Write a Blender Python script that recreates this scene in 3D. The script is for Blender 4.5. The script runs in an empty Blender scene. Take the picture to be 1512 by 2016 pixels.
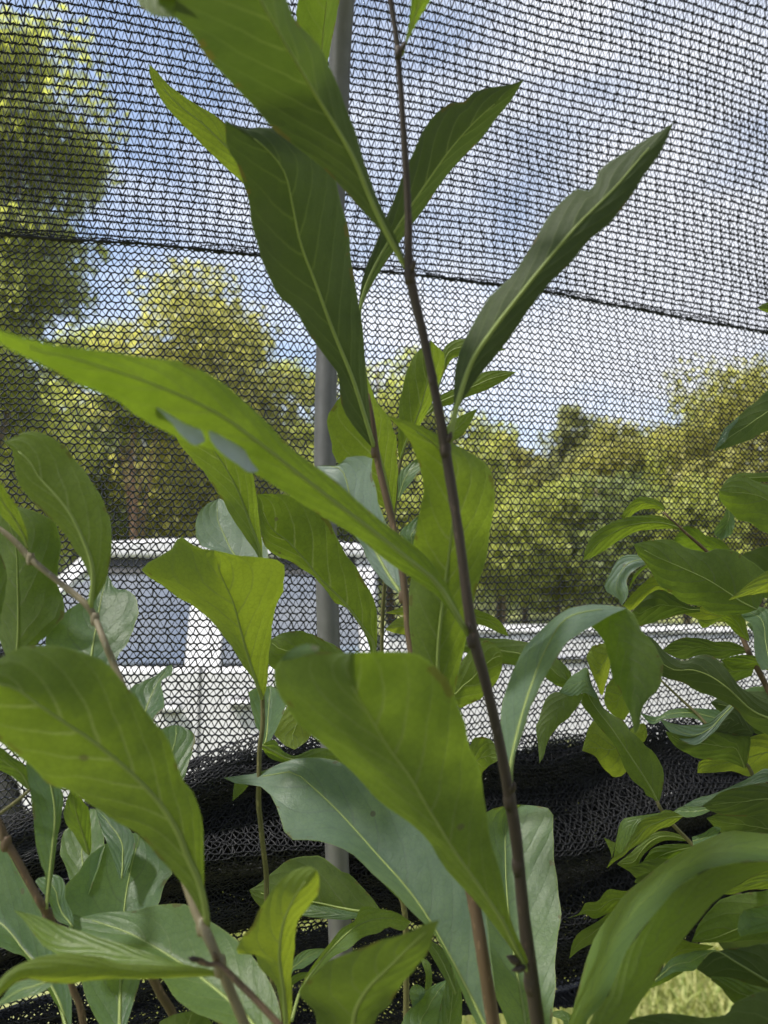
import bpy, bmesh, math, random
import numpy as np
from mathutils import Vector, Matrix

# ------------------------------------------------------------------ camera, sky, sun, exposure
scene = bpy.context.scene
COL = scene.collection
PITCH = math.radians(6.9)
EYE = np.array((0.0, 0.0, 1.55))
F = 1514.0                                   # focal length in photograph pixels (1512 x 2016)
cam_d = bpy.data.cameras.new('camera')
cam = bpy.data.objects.new('camera', cam_d)
COL.objects.link(cam)
cam.location = EYE
cam.rotation_euler = (math.pi / 2 + PITCH, 0, 0)
cam_d.sensor_fit = 'VERTICAL'
cam_d.sensor_height = 34.6
cam_d.lens = 34.6 * F / 2016.0
cam_d.clip_start = 0.02
cam_d.clip_end = 2000
cam_d.dof.use_dof = True
cam_d.dof.focus_distance = 0.62
cam_d.dof.aperture_fstop = 7.0
scene.camera = cam

SUN_EL, SUN_AZ = math.radians(57), math.radians(-116)      # azimuth from +Y, towards +X positive
SKY_STRENGTH = 0.085
SUN_STRENGTH = 3.8
world = bpy.data.worlds.new('World')
scene.world = world
world.use_nodes = True
wn, wl = world.node_tree.nodes, world.node_tree.links
wn.clear()
w_out = wn.new('ShaderNodeOutputWorld')
w_bg = wn.new('ShaderNodeBackground')
w_sky = wn.new('ShaderNodeTexSky')
w_sky.sky_type = 'NISHITA'
w_sky.sun_disc = False
w_sky.sun_elevation = SUN_EL
w_sky.sun_rotation = SUN_AZ
w_sky.air_density = 1.0
w_sky.dust_density = 1.2
w_sky.ozone_density = 1.6
w_tc = wn.new('ShaderNodeTexCoord')
w_map = wn.new('ShaderNodeMapping')
w_map.inputs['Location'].default_value = (0.35, 0.1, 0.62)
w_map.inputs['Scale'].default_value = (1.0, 1.0, 1.9)
w_noise = wn.new('ShaderNodeTexNoise')
w_noise.inputs['Scale'].default_value = 2.6
w_noise.inputs['Detail'].default_value = 9
w_noise.inputs['Roughness'].default_value = 0.56
w_noise.inputs['Distortion'].default_value = 0.35
w_ramp = wn.new('ShaderNodeValToRGB')
w_ramp.color_ramp.elements[0].position = 0.38
w_ramp.color_ramp.elements[0].color = (0.16, 0.16, 0.16, 1)
w_ramp.color_ramp.elements[1].position = 0.61
w_ramp.color_ramp.elements[1].color = (1, 1, 1, 1)
w_mix = wn.new('ShaderNodeMix')
w_mix.data_type = 'RGBA'
w_mix.inputs['B'].default_value = (4.9, 5.0, 5.35, 1)
w_mul = wn.new('ShaderNodeMath')
w_mul.operation = 'MULTIPLY'
w_mul.inputs[1].default_value = 0.92
wl.new(w_tc.outputs['Generated'], w_map.inputs['Vector'])
wl.new(w_map.outputs['Vector'], w_noise.inputs['Vector'])
wl.new(w_noise.outputs['Fac'], w_ramp.inputs['Fac'])
w_sep = wn.new('ShaderNodeSeparateXYZ')
wl.new(w_tc.outputs['Generated'], w_sep.inputs[0])
w_hz = wn.new('ShaderNodeMapRange')
w_hz.interpolation_type = 'SMOOTHSTEP'
w_hz.inputs['From Min'].default_value = 0.46
w_hz.inputs['From Max'].default_value = 0.14
w_hz.inputs['To Max'].default_value = 0.62
wl.new(w_sep.outputs[2], w_hz.inputs['Value'])
w_max = wn.new('ShaderNodeMath')
w_max.operation = 'MAXIMUM'
wl.new(w_ramp.outputs['Color'], w_max.inputs[0])
wl.new(w_hz.outputs['Result'], w_max.inputs[1])
wl.new(w_max.outputs[0], w_mul.inputs[0])
wl.new(w_mul.outputs[0], w_mix.inputs['Factor'])
wl.new(w_sky.outputs['Color'], w_mix.inputs['A'])
wl.new(w_mix.outputs['Result'], w_bg.inputs['Color'])
w_bg.inputs['Strength'].default_value = SKY_STRENGTH
wl.new(w_bg.outputs['Background'], w_out.inputs['Surface'])

sun_d = bpy.data.lights.new('sun', 'SUN')
sun_d.energy = SUN_STRENGTH
sun_d.angle = math.radians(5.0)          # veiled by thin cloud
sun_d.color = (1.0, 0.955, 0.87)
sun = bpy.data.objects.new('sun', sun_d)
COL.objects.link(sun)
sdir = Vector((math.sin(SUN_AZ) * math.cos(SUN_EL), math.cos(SUN_AZ) * math.cos(SUN_EL), math.sin(SUN_EL)))
sun.rotation_euler = sdir.to_track_quat('Z', 'Y').to_euler()
sun.location = sdir * 30

vs = scene.view_settings
vs.view_transform = 'Standard'
vs.look = 'None'
vs.exposure = 1.62
vs.gamma = 1.0
vs.use_curve_mapping = False
scene.cycles.use_denoising = True
scene.cycles.max_bounces = 10
scene.cycles.transparent_max_bounces = 12
scene.cycles.transmission_bounces = 8

rng = np.random.default_rng(11)
random.seed(11)

# ------------------------------------------------------------------ helpers
FWD = np.array((0, math.cos(PITCH), math.sin(PITCH)))
UPV = np.array((0, -math.sin(PITCH), math.cos(PITCH)))
RGT = np.array((1.0, 0, 0))


def ray(px, py):
    px = np.asarray(px, float)[..., None]
    py = np.asarray(py, float)[..., None]
    return FWD + (px - 756) / F * RGT - (py - 1008) / F * UPV


def at_depth(px, py, z):
    return EYE + ray(px, py) * np.asarray(z, float)[..., None]


def at_y(px, py, Y):
    r = ray(px, py)
    return EYE + r * (Y / r[..., 1:2])


def link_mesh(name, verts, faces, mat, parent=None, smooth=True, uv=None):
    me = bpy.data.meshes.new(name)
    verts = np.asarray(verts, float)
    if isinstance(faces, np.ndarray):
        n, k = faces.shape
        me.vertices.add(len(verts))
        me.vertices.foreach_set('co', verts.astype(np.float32).ravel())
        me.loops.add(n * k)
        me.loops.foreach_set('vertex_index', faces.astype(np.int32).ravel())
        me.polygons.add(n)
        me.polygons.foreach_set('loop_start', np.arange(0, n * k, k, dtype=np.int32))
        me.update(calc_edges=True)
        me.validate()
    else:
        me.from_pydata([tuple(v) for v in verts], [], faces)
    if uv is not None:
        lay = me.uv_layers.new(name='UVMap')
        idx = np.zeros(len(me.loops), np.int32)
        me.loops.foreach_get('vertex_index', idx)
        lay.data.foreach_set('uv', np.asarray(uv, np.float32)[idx].ravel())
    if smooth:
        me.polygons.foreach_set('use_smooth', np.ones(len(me.polygons), bool))
    if mat:
        me.materials.append(mat)
    o = bpy.data.objects.new(name, me)
    COL.objects.link(o)
    if parent:
        o.parent = parent
        pl = Vector(parent_loc(parent))
        me.transform(Matrix.Translation(-pl))
    return o


def parent_loc(p):
    loc = Vector((0, 0, 0))
    while p:
        loc = loc + p.location
        p = p.parent
    return loc


def thing(name, loc, label, cat, group=None):
    o = bpy.data.objects.new(name, None)
    COL.objects.link(o)
    o.location = loc
    o.empty_display_size = 0.05
    tag(o, label, cat, group)
    return o


def tag(o, label=None, cat=None, group=None, kind=None):
    if label: o['label'] = label
    if cat: o['category'] = cat
    if group: o['group'] = group
    if kind: o['kind'] = kind
    return o


def resample(pts, n):
    """Catmull-Rom through pts, n samples even in arc length."""
    p = np.asarray(pts, float)
    if len(p) == 1:
        p = np.repeat(p, 2, 0)
    if len(p) > 2:
        q = np.vstack((2 * p[0] - p[1], p, 2 * p[-1] - p[-2]))
        out = []
        for i in range(1, len(q) - 2):
            p0, p1, p2, p3 = q[i - 1], q[i], q[i + 1], q[i + 2]
            t = np.linspace(0, 1, 9)[:-1, None]
            out.append(0.5 * (2 * p1 + (p2 - p0) * t + (2 * p0 - 5 * p1 + 4 * p2 - p3) * t ** 2 + (3 * p1 - p0 - 3 * p2 + p3) * t ** 3))
        p = np.vstack(out + [p[-1:]])
    d = np.r_[0, np.cumsum(np.linalg.norm(np.diff(p, axis=0), axis=1))]
    s = np.linspace(0, d[-1], n)
    return np.stack([np.interp(s, d, p[:, k]) for k in range(p.shape[1])], 1)


def tube(path, radii, sides=8, cap=True):
    """path (n,3), radii (n,) -> verts, quad faces."""
    P = np.asarray(path, float)
    n = len(P)
    R = np.broadcast_to(np.asarray(radii, float), (n,))
    T = np.gradient(P, axis=0)
    T /= np.linalg.norm(T, axis=1)[:, None] + 1e-12
    ref = np.array((0.3, 1.0, 0.1))
    if abs(T[0] @ ref) > 0.9 * np.linalg.norm(ref):
        ref = np.array((1.0, 0, 0.2))
    U = np.cross(T, ref)
    U /= np.linalg.norm(U, axis=1)[:, None] + 1e-12
    V = np.cross(T, U)
    a = np.linspace(0, 2 * math.pi, sides, endpoint=False)
    ring = (np.cos(a)[None, :, None] * U[:, None] + np.sin(a)[None, :, None] * V[:, None]) * R[:, None, None] + P[:, None]
    verts = ring.reshape(-1, 3)
    f = []
    for i in range(n - 1):
        for k in range(sides):
            k2 = (k + 1) % sides
            f.append((i * sides + k, i * sides + k2, (i + 1) * sides + k2, (i + 1) * sides + k))
    if cap:
        f.append(tuple(range(sides))[::-1])
        f.append(tuple((n - 1) * sides + k for k in range(sides)))
    return verts, f


def box_vf(lo, hi):
    x0, y0, z0 = lo
    x1, y1, z1 = hi
    v = [(x0, y0, z0), (x1, y0, z0), (x1, y1, z0), (x0, y1, z0), (x0, y0, z1), (x1, y0, z1), (x1, y1, z1), (x0, y1, z1)]
    f = [(3, 2, 1, 0), (4, 5, 6, 7), (0, 1, 5, 4), (1, 2, 6, 5), (2, 3, 7, 6), (3, 0, 4, 7)]
    return v, f


def merge(parts):
    V, Fc, k = [], [], 0
    for v, f in parts:
        V.extend([tuple(p) for p in v])
        Fc.extend([tuple(i + k for i in t) for t in f])
        k += len(v)
    return V, Fc


def bevel(o, w, seg=2):
    m = o.modifiers.new('bevel', 'BEVEL')
    m.width = w
    m.segments = seg
    m.limit_method = 'ANGLE'
    return o


# ------------------------------------------------------------------ materials
def mat_new(name):
    m = bpy.data.materials.new(name)
    m.use_nodes = True
    n, l = m.node_tree.nodes, m.node_tree.links
    n.clear()
    out = n.new('ShaderNodeOutputMaterial')
    return m, n, l, out


def math_node(n, l, op, a, b=None, clamp=False):
    x = n.new('ShaderNodeMath')
    x.operation = op
    x.use_clamp = clamp
    for i, s in enumerate((a, b)):
        if s is None: continue
        if isinstance(s, (int, float)): x.inputs[i].default_value = s
        else: l.new(s, x.inputs[i])
    return x.outputs[0]


def mix_rgb(n, l, fac, a, b, mode='MIX'):
    x = n.new('ShaderNodeMix')
    x.data_type = 'RGBA'
    x.blend_type = mode
    for key, s in (('Factor', fac), ('A', a), ('B', b)):
        sock = [i for i in x.inputs if i.name == key and (i.type == 'RGBA' or key == 'Factor')][0] if key != 'Factor' else x.inputs[0]
        if isinstance(s, (int, float)): sock.default_value = s
        elif isinstance(s, tuple): sock.default_value = (*s, 1) if len(s) == 3 else s
        else: l.new(s, sock)
    return [o for o in x.outputs if o.type == 'RGBA'][0]


def simple_mat(name, col, rough=0.6, metal=0.0, noise=0.0, nscale=20.0, bump=0.0, spec=0.5):
    m, n, l, out = mat_new(name)
    b = n.new('ShaderNodeBsdfPrincipled')
    b.inputs['Roughness'].default_value = rough
    b.inputs['Metallic'].default_value = metal
    b.inputs['Specular IOR Level'].default_value = spec
    if noise > 0 or bump > 0:
        tc = n.new('ShaderNodeTexCoord')
        nz = n.new('ShaderNodeTexNoise')
        nz.inputs['Scale'].default_value = nscale
        nz.inputs['Detail'].default_value = 6
        l.new(tc.outputs['Object'], nz.inputs['Vector'])
        dark = tuple(c * (1 - noise) for c in col)
        lite = tuple(min(1, c * (1 + noise)) for c in col)
        l.new(mix_rgb(n, l, nz.outputs['Fac'], dark, lite), b.inputs['Base Color'])
        if bump > 0:
            bp = n.new('ShaderNodeBump')
            bp.inputs['Strength'].default_value = bump
            bp.inputs['Distance'].default_value = 0.002
            l.new(nz.outputs['Fac'], bp.inputs['Height'])
            l.new(bp.outputs['Normal'], b.inputs['Normal'])
    else:
        b.inputs['Base Color'].default_value = (*col, 1)
    l.new(b.outputs['BSDF'], out.inputs['Surface'])
    return m


def sapling_leaf_mat():
    """two-sided leaf: waxy blue-green upper side, paler underside, light shining through; veins from UV."""
    m, n, l, out = mat_new('sapling_leaf')
    uv = n.new('ShaderNodeUVMap')
    sep = n.new('ShaderNodeSeparateXYZ')
    l.new(uv.outputs['UV'], sep.inputs[0])
    u, v = sep.outputs[0], sep.outputs[1]
    s = math_node(n, l, 'ABSOLUTE', math_node(n, l, 'MULTIPLY', math_node(n, l, 'SUBTRACT', v, 0.5), 2.0))
    oi = n.new('ShaderNodeObjectInfo')
    tc = n.new('ShaderNodeTexCoord')
    nz = n.new('ShaderNodeTexNoise')
    nz.inputs['Scale'].default_value = 26
    nz.inputs['Detail'].default_value = 7
    nz.inputs['Roughness'].default_value = 0.62
    l.new(tc.outputs['Object'], nz.inputs['Vector'])
    nz2 = n.new('ShaderNodeTexNoise')
    nz2.inputs['Scale'].default_value = 420
    nz2.inputs['Detail'].default_value = 3
    l.new(tc.outputs['Object'], nz2.inputs['Vector'])
    # side veins: run forward from the midrib, slightly curved and irregular
    side = math_node(n, l, 'MULTIPLY', math_node(n, l, 'GREATER_THAN', v, 0.5), 0.43)
    va = n.new('ShaderNodeAttribute')
    va.attribute_type = 'OBJECT'
    va.attribute_name = 'veins'
    ph = math_node(n, l, 'MULTIPLY', u, va.outputs['Fac'])
    ph = math_node(n, l, 'SUBTRACT', ph, math_node(n, l, 'MULTIPLY', math_node(n, l, 'POWER', s, 1.35), 2.2))
    ph = math_node(n, l, 'ADD', ph, side)
    ph = math_node(n, l, 'ADD', ph, math_node(n, l, 'MULTIPLY', nz.outputs['Fac'], 0.55))
    ph = math_node(n, l, 'ADD', ph, math_node(n, l, 'MULTIPLY', oi.outputs['Random'], 7.0))
    fr = math_node(n, l, 'FRACT', ph)
    dist = math_node(n, l, 'ABSOLUTE', math_node(n, l, 'SUBTRACT', fr, 0.5))          # 0 at the vein, .5 between veins
    vein = math_node(n, l, 'SUBTRACT', 1.0, math_node(n, l, 'DIVIDE', dist, 0.085), clamp=True)
    vein = math_node(n, l, 'MULTIPLY', vein, math_node(n, l, 'SUBTRACT', 1.05, s, clamp=True))
    rib = math_node(n, l, 'SUBTRACT', 1.0, math_node(n, l, 'DIVIDE', s, 0.03), clamp=True)
    rim = math_node(n, l, 'GREATER_THAN', s, 0.972)
    # net of small veins
    vor = n.new('ShaderNodeTexVoronoi')
    vor.feature = 'DISTANCE_TO_EDGE'
    vor.inputs['Scale'].default_value = 260
    l.new(tc.outputs['Object'], vor.inputs['Vector'])
    small = math_node(n, l, 'SUBTRACT', 1.0, math_node(n, l, 'DIVIDE', vor.outputs['Distance'], 0.10), clamp=True)
    attr = n.new('ShaderNodeAttribute')
    attr.attribute_type = 'OBJECT'
    attr.attribute_name = 'young'
    young = attr.outputs['Fac']
    mott = math_node(n, l, 'DIVIDE', math_node(n, l, 'SUBTRACT', nz.outputs['Fac'], 0.32), 0.36, clamp=True)
    top0 = mix_rgb(n, l, mott, (0.088, 0.158, 0.100), (0.145, 0.225, 0.145))
    top = mix_rgb(n, l, young, top0, (0.155, 0.255, 0.060))
    top = mix_rgb(n, l, math_node(n, l, 'MULTIPLY', vein, 0.35), top, (0.16, 0.24, 0.09))
    top = mix_rgb(n, l, math_node(n, l, 'MULTIPLY', rib, 0.8), top, (0.34, 0.43, 0.10))
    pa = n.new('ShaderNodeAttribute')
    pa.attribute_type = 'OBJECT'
    pa.attribute_name = 'bloom'  # amount of blue-grey sky sheen painted onto the waxy upper side
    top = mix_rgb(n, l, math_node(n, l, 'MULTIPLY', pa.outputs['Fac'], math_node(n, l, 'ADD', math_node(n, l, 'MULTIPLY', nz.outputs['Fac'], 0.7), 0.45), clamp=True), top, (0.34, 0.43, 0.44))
    bot0 = mix_rgb(n, l, mott, (0.085, 0.120, 0.055), (0.135, 0.180, 0.080))
    bot = mix_rgb(n, l, young, bot0, (0.20, 0.28, 0.075))
    bot = mix_rgb(n, l, math_node(n, l, 'MULTIPLY', vein, 0.55), bot, (0.30, 0.36, 0.17))
    geo = n.new('ShaderNodeNewGeometry')
    col = mix_rgb(n, l, geo.outputs['Backfacing'], top, bot)
    col = mix_rgb(n, l, math_node(n, l, 'MULTIPLY', rim, 0.6), col, (0.26, 0.34, 0.14))
    tr0 = mix_rgb(n, l, mott, (0.160, 0.280, 0.010), (0.330, 0.500, 0.024))
    tr = mix_rgb(n, l, young, tr0, (0.46, 0.56, 0.030))
    vl = n.new('ShaderNodeAttribute')
    vl.attribute_type = 'OBJECT'
    vl.attribute_name = 'light_veins'
    th = n.new('ShaderNodeAttribute')
    th.attribute_type = 'OBJECT'
    th.attribute_name = 'thick'
    tr = mix_rgb(n, l, th.outputs['Fac'], tr, (0.045, 0.075, 0.014))  # mixes the translucent colour of single leaves towards dark green
    veinc = mix_rgb(n, l, vl.outputs['Fac'], (0.09, 0.14, 0.012), (0.52, 0.60, 0.18))
    tr = mix_rgb(n, l, math_node(n, l, 'MULTIPLY', vein, 0.75), tr, veinc)
    tr = mix_rgb(n, l, math_node(n, l, 'MULTIPLY', small, 0.25), tr, (0.09, 0.15, 0.008))
    # blemishes: scattered pale and brown flecks
    fl = n.new('ShaderNodeTexVoronoi')
    fl.inputs['Scale'].default_value = 46
    l.new(tc.outputs['Object'], fl.inputs['Vector'])
    fsep = n.new('ShaderNodeSeparateColor')
    l.new(fl.outputs['Color'], fsep.inputs[0])
    spot = math_node(n, l, 'MULTIPLY', math_node(n, l, 'LESS_THAN', fl.outputs['Distance'], 0.09), math_node(n, l, 'GREATER_THAN', fsep.outputs[0], 0.80))
    spotc = mix_rgb(n, l, fsep.outputs[1], (0.10, 0.07, 0.03), (0.30, 0.32, 0.20))
    col = mix_rgb(n, l, math_node(n, l, 'MULTIPLY', spot, 0.7), col, spotc)
    tr = mix_rgb(n, l, math_node(n, l, 'MULTIPLY', spot, 0.7), tr, (0.09, 0.07, 0.02))
    # browned, thin places along the margin
    em = n.new('ShaderNodeTexNoise')
    em.inputs['Scale'].default_value = 75
    em.inputs['Detail'].default_value = 4
    l.new(tc.outputs['Object'], em.inputs['Vector'])
    edge = math_node(n, l, 'MULTIPLY', math_node(n, l, 'GREATER_THAN', s, 0.90), math_node(n, l, 'GREATER_THAN', em.outputs['Fac'], 0.60))
    col = mix_rgb(n, l, math_node(n, l, 'MULTIPLY', edge, 0.55), col, (0.17, 0.12, 0.05))
    tr = mix_rgb(n, l, math_node(n, l, 'MULTIPLY', edge, 0.5), tr, (0.16, 0.11, 0.02))
    # relief
    bulge = math_node(n, l, 'MULTIPLY', math_node(n, l, 'POWER', math_node(n, l, 'MULTIPLY', dist, 2.0), 0.6), 1.0)
    h = math_node(n, l, 'ADD', math_node(n, l, 'MULTIPLY', bulge, 0.00045), math_node(n, l, 'MULTIPLY', nz2.outputs['Fac'], 0.00018))
    h = math_node(n, l, 'ADD', h, math_node(n, l, 'MULTIPLY', nz.outputs['Fac'], 0.0022))
    h = math_node(n, l, 'SUBTRACT', h, math_node(n, l, 'MULTIPLY', small, 0.00005))
    bp = n.new('ShaderNodeBump')
    bp.inputs['Strength'].default_value = 0.75
    bp.inputs['Distance'].default_value = 1.0
    l.new(h, bp.inputs['Height'])
    pr = n.new('ShaderNodeBsdfPrincipled')
    l.new(col, pr.inputs['Base Color'])
    rough = mix_rgb(n, l, geo.outputs['Backfacing'], (0.42, 0.42, 0.42), (0.62, 0.62, 0.62))
    l.new(rough, pr.inputs['Roughness'])
    pr.inputs['Specular IOR Level'].default_value = 0.55
    l.new(bp.outputs['Normal'], pr.inputs['Normal'])
    tl = n.new('ShaderNodeBsdfTranslucent')
    l.new(tr, tl.inputs['Color'])
    l.new(bp.outputs['Normal'], tl.inputs['Normal'])
    mx = n.new('ShaderNodeMixShader')
    mx.inputs[0].default_value = 0.52
    l.new(pr.outputs['BSDF'], mx.inputs[1])
    l.new(tl.outputs['BSDF'], mx.inputs[2])
    l.new(mx.outputs[0], out.inputs['Surface'])
    return m


def tree_leaf_mat(name, c0, c1, tr):
    m, n, l, out = mat_new(name)
    geo = n.new('ShaderNodeNewGeometry')
    col = mix_rgb(n, l, geo.outputs['Random Per Island'], c0, c1)
    d = n.new('ShaderNodeBsdfPrincipled')
    d.inputs['Roughness'].default_value = 0.6
    d.inputs['Specular IOR Level'].default_value = 0.3
    l.new(col, d.inputs['Base Color'])
    t = n.new('ShaderNodeBsdfTranslucent')
    t.inputs['Color'].default_value = (*tr, 1)
    mx = n.new('ShaderNodeMixShader')
    mx.inputs[0].default_value = 0.45
    l.new(d.outputs[0], mx.inputs[1])
    l.new(t.outputs[0], mx.inputs[2])
    l.new(mx.outputs[0], out.inputs['Surface'])
    return m


def stem_mat(name, low, high, zlo, zhi):
    """bark that turns from brown (old wood) to green (young shoot) along the stem (UV u)."""
    m, n, l, out = mat_new(name)
    tc = n.new('ShaderNodeTexCoord')
    nz = n.new('ShaderNodeTexNoise')
    nz.inputs['Scale'].default_value = 140
    nz.inputs['Detail'].default_value = 5
    mp = n.new('ShaderNodeMapping')
    mp.inputs['Scale'].default_value = (1, 1, 0.25)
    l.new(tc.outputs['Object'], mp.inputs['Vector'])
    l.new(mp.outputs['Vector'], nz.inputs['Vector'])
    big = n.new('ShaderNodeTexNoise')
    big.inputs['Scale'].default_value = 16
    big.inputs['Detail'].default_value = 3
    l.new(tc.outputs['Object'], big.inputs['Vector'])
    a0 = mix_rgb(n, l, nz.outputs['Fac'], tuple(c * 0.45 for c in low), tuple(c * 1.45 for c in low))
    a0 = mix_rgb(n, l, math_node(n, l, 'MULTIPLY', big.outputs['Fac'], 0.6), a0, tuple(c * f for c, f in zip(low, (0.9, 1.05, 1.0))))
    lv = n.new('ShaderNodeTexVoronoi')
    lv.inputs['Scale'].default_value = 330
    l.new(mp.outputs['Vector'], lv.inputs['Vector'])
    a = mix_rgb(n, l, math_node(n, l, 'MULTIPLY', math_node(n, l, 'LESS_THAN', lv.outputs['Distance'], 0.22), 0.45), a0, tuple(min(0.4, c * 2.3) for c in low))
    b = n.new('ShaderNodeBsdfPrincipled')
    b.inputs['Roughness'].default_value = 0.62
    l.new(a, b.inputs['Base Color'])
    bp = n.new('ShaderNodeBump')
    bp.inputs['Strength'].default_value = 0.5
    bp.inputs['Distance'].default_value = 0.0012
    l.new(nz.outputs['Fac'], bp.inputs['Height'])
    l.new(bp.outputs['Normal'], b.inputs['Normal'])
    l.new(b.outputs[0], out.inputs['Surface'])
    return m


def grass_ground_mat():
    m, n, l, out = mat_new('lawn')
    tc = n.new('ShaderNodeTexCoord')
    a = n.new('ShaderNodeTexNoise')
    a.inputs['Scale'].default_value = 1.3
    a.inputs['Detail'].default_value = 8
    c = n.new('ShaderNodeTexNoise')
    c.inputs['Scale'].default_value = 45
    c.inputs['Detail'].default_value = 6
    l.new(tc.outputs['Object'], a.inputs['Vector'])
    l.new(tc.outputs['Object'], c.inputs['Vector'])
    g = mix_rgb(n, l, c.outputs['Fac'], (0.075, 0.105, 0.022), (0.20, 0.23, 0.07))
    g = mix_rgb(n, l, math_node(n, l, 'MULTIPLY', a.outputs['Fac'], 0.7), g, (0.20, 0.18, 0.085))
    b = n.new('ShaderNodeBsdfPrincipled')
    b.inputs['Roughness'].default_value = 0.9
    l.new(g, b.inputs['Base Color'])
    bp = n.new('ShaderNodeBump')
    bp.inputs['Strength'].default_value = 0.8
    bp.inputs['Distance'].default_value = 0.03
    l.new(c.outputs['Fac'], bp.inputs['Height'])
    l.new(bp.outputs['Normal'], b.inputs['Normal'])
    l.new(b.outputs[0], out.inputs['Surface'])
    return m


M_LEAF = sapling_leaf_mat()
M_SKY_SHEEN = simple_mat('leaf_sky_sheen', (0.46, 0.53, 0.55), 0.5, noise=0.2, nscale=60)  # pale sky sheen painted into the colour of the curled margins
M_RIB = simple_mat('leaf_midrib', (0.28, 0.36, 0.10), 0.55, noise=0.2, nscale=60)
M_BARK_DARK = stem_mat('young_bark_dark', (0.060, 0.042, 0.034), None, 0, 1)
M_BARK = stem_mat('young_bark_brown', (0.135, 0.085, 0.050), None, 0, 1)
M_BARK_PALE = stem_mat('young_bark_pale', (0.255, 0.205, 0.130), None, 0, 1)
M_BARK_GREEN = stem_mat('young_bark_olive', (0.150, 0.135, 0.055), None, 0, 1)
M_NET = simple_mat('black_net_thread', (0.014, 0.015, 0.020), 0.42, noise=0.3, nscale=90, spec=0.5)
M_NET_FOLD = simple_mat('fold_net_thread', (0.015, 0.016, 0.020), 0.55, noise=0.5, nscale=25, spec=0.5)  # same net fabric, toned apart for the light on the folds
M_POLE = simple_mat('galvanised_pipe', (0.18, 0.18, 0.185), 0.55, metal=0.3, noise=0.30, nscale=55, bump=0.3)
M_WHITE = simple_mat('white_car_paint', (0.56, 0.56, 0.59), 0.25, noise=0.03, nscale=3)
M_TRIM = simple_mat('black_trim', (0.02, 0.02, 0.022), 0.5)
M_RUBBER = simple_mat('tyre_rubber', (0.022, 0.022, 0.022), 0.85, noise=0.3, nscale=40)
M_CHROME = simple_mat('chrome', (0.6, 0.6, 0.62), 0.2, metal=1.0)
M_SEAT = simple_mat('grey_seat_cloth', (0.06, 0.06, 0.065), 0.9, noise=0.2, nscale=50)
M_RED = simple_mat('red_lens', (0.35, 0.02, 0.02), 0.25)
M_LAMP = simple_mat('clear_lens', (0.6, 0.6, 0.6), 0.15)
M_TRUNK = simple_mat('tree_bark', (0.115, 0.085, 0.062), 0.9, noise=0.45, nscale=6, bump=0.6)
M_TRUNK_RED = simple_mat('reddish_tree_bark', (0.21, 0.125, 0.08), 0.9, noise=0.35, nscale=6, bump=0.6)
M_LAWN = grass_ground_mat()


def glass_mat():
    m, n, l, out = mat_new('window_glass')
    g = n.new('ShaderNodeBsdfGlossy')
    g.inputs['Roughness'].default_value = 0.03
    g.inputs['Color'].default_value = (0.9, 0.93, 0.95, 1)
    t = n.new('ShaderNodeBsdfTransparent')
    t.inputs['Color'].default_value = (0.72, 0.80, 0.77, 1)
    fr = n.new('ShaderNodeFresnel')
    fr.inputs['IOR'].default_value = 4.2
    mx = n.new('ShaderNodeMixShader')
    l.new(fr.outputs[0], mx.inputs[0])
    l.new(t.outputs[0], mx.inputs[1])
    l.new(g.outputs[0], mx.inputs[2])
    l.new(mx.outputs[0], out.inputs['Surface'])
    return m


M_GLASS = glass_mat()

# ------------------------------------------------------------------ ground and terrain
def ground():
    xs = np.concatenate((-np.geomspace(400, 2, 26), np.linspace(-1.5, 1.5, 7), np.geomspace(2, 400, 26)))
    ys = np.concatenate((-np.geomspace(60, 1, 12), np.linspace(0, 6, 13), np.geomspace(7, 700, 34)))
    X, Y = np.meshgrid(xs, ys)
    rise = np.clip(Y - 22, 0, None)
    Z = 0.055 * rise + 1.2 * np.sin(X * 0.021 + 1) * np.clip(rise / 60, 0, 1)
    Z = Z + 0.015 * np.sin(X * 1.7) * np.sin(Y * 1.3)
    n, k = X.shape
    V = np.stack((X, Y, Z), -1).reshape(-1, 3)
    i = np.arange(n * k).reshape(n, k)
    Fc = np.stack((i[:-1, :-1], i[:-1, 1:], i[1:, 1:], i[1:, :-1]), -1).reshape(-1, 4)
    o = link_mesh('ground', V, Fc, M_LAWN)
    tag(o, kind='structure')


def ground_z(x, y):
    r = max(0.0, y - 22)
    return 0.055 * r + 1.2 * math.sin(x * 0.021 + 1) * min(1, r / 60) + 0.015 * math.sin(x * 1.7) * math.sin(y * 1.3)


ground()


def grass_blades():
    n = 46000
    x = rng.uniform(-1.0, 2.6, n)
    y = rng.uniform(2.3, 4.3, n)
    h = rng.uniform(0.022, 0.075, n) * (0.6 + 0.8 * rng.random(n))
    w = rng.uniform(0.0025, 0.005, n)
    a = rng.uniform(0, 2 * np.pi, n)
    lean = rng.uniform(0.1, 1.1, n) * h
    la = rng.uniform(0, 2 * np.pi, n)
    base = np.stack((x, y, 0.015 * np.sin(x * 1.7) * np.sin(y * 1.3)), 1)
    d = np.stack((np.cos(a) * w, np.sin(a) * w, np.zeros(n)), 1)
    tip = base + np.stack((np.cos(la) * lean, np.sin(la) * lean, h), 1)
    mid = base * 0.5 + tip * 0.5 + np.stack((0 * h, 0 * h, h * 0.18), 1)
    V = np.stack((base - d, base + d, mid + d * 0.8, tip, mid - d * 0.8), 1).reshape(-1, 3)
    Fc = np.arange(n * 5).reshape(n, 5)
    m = tree_leaf_mat('grass_blade', (0.10, 0.16, 0.03), (0.46, 0.45, 0.20), (0.34, 0.38, 0.08))
    o = link_mesh('grass', V, Fc, m, smooth=False)
    tag(o, 'short sunlit lawn grass outside the net beside the truck', 'grass', kind='stuff')


grass_blades()

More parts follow.
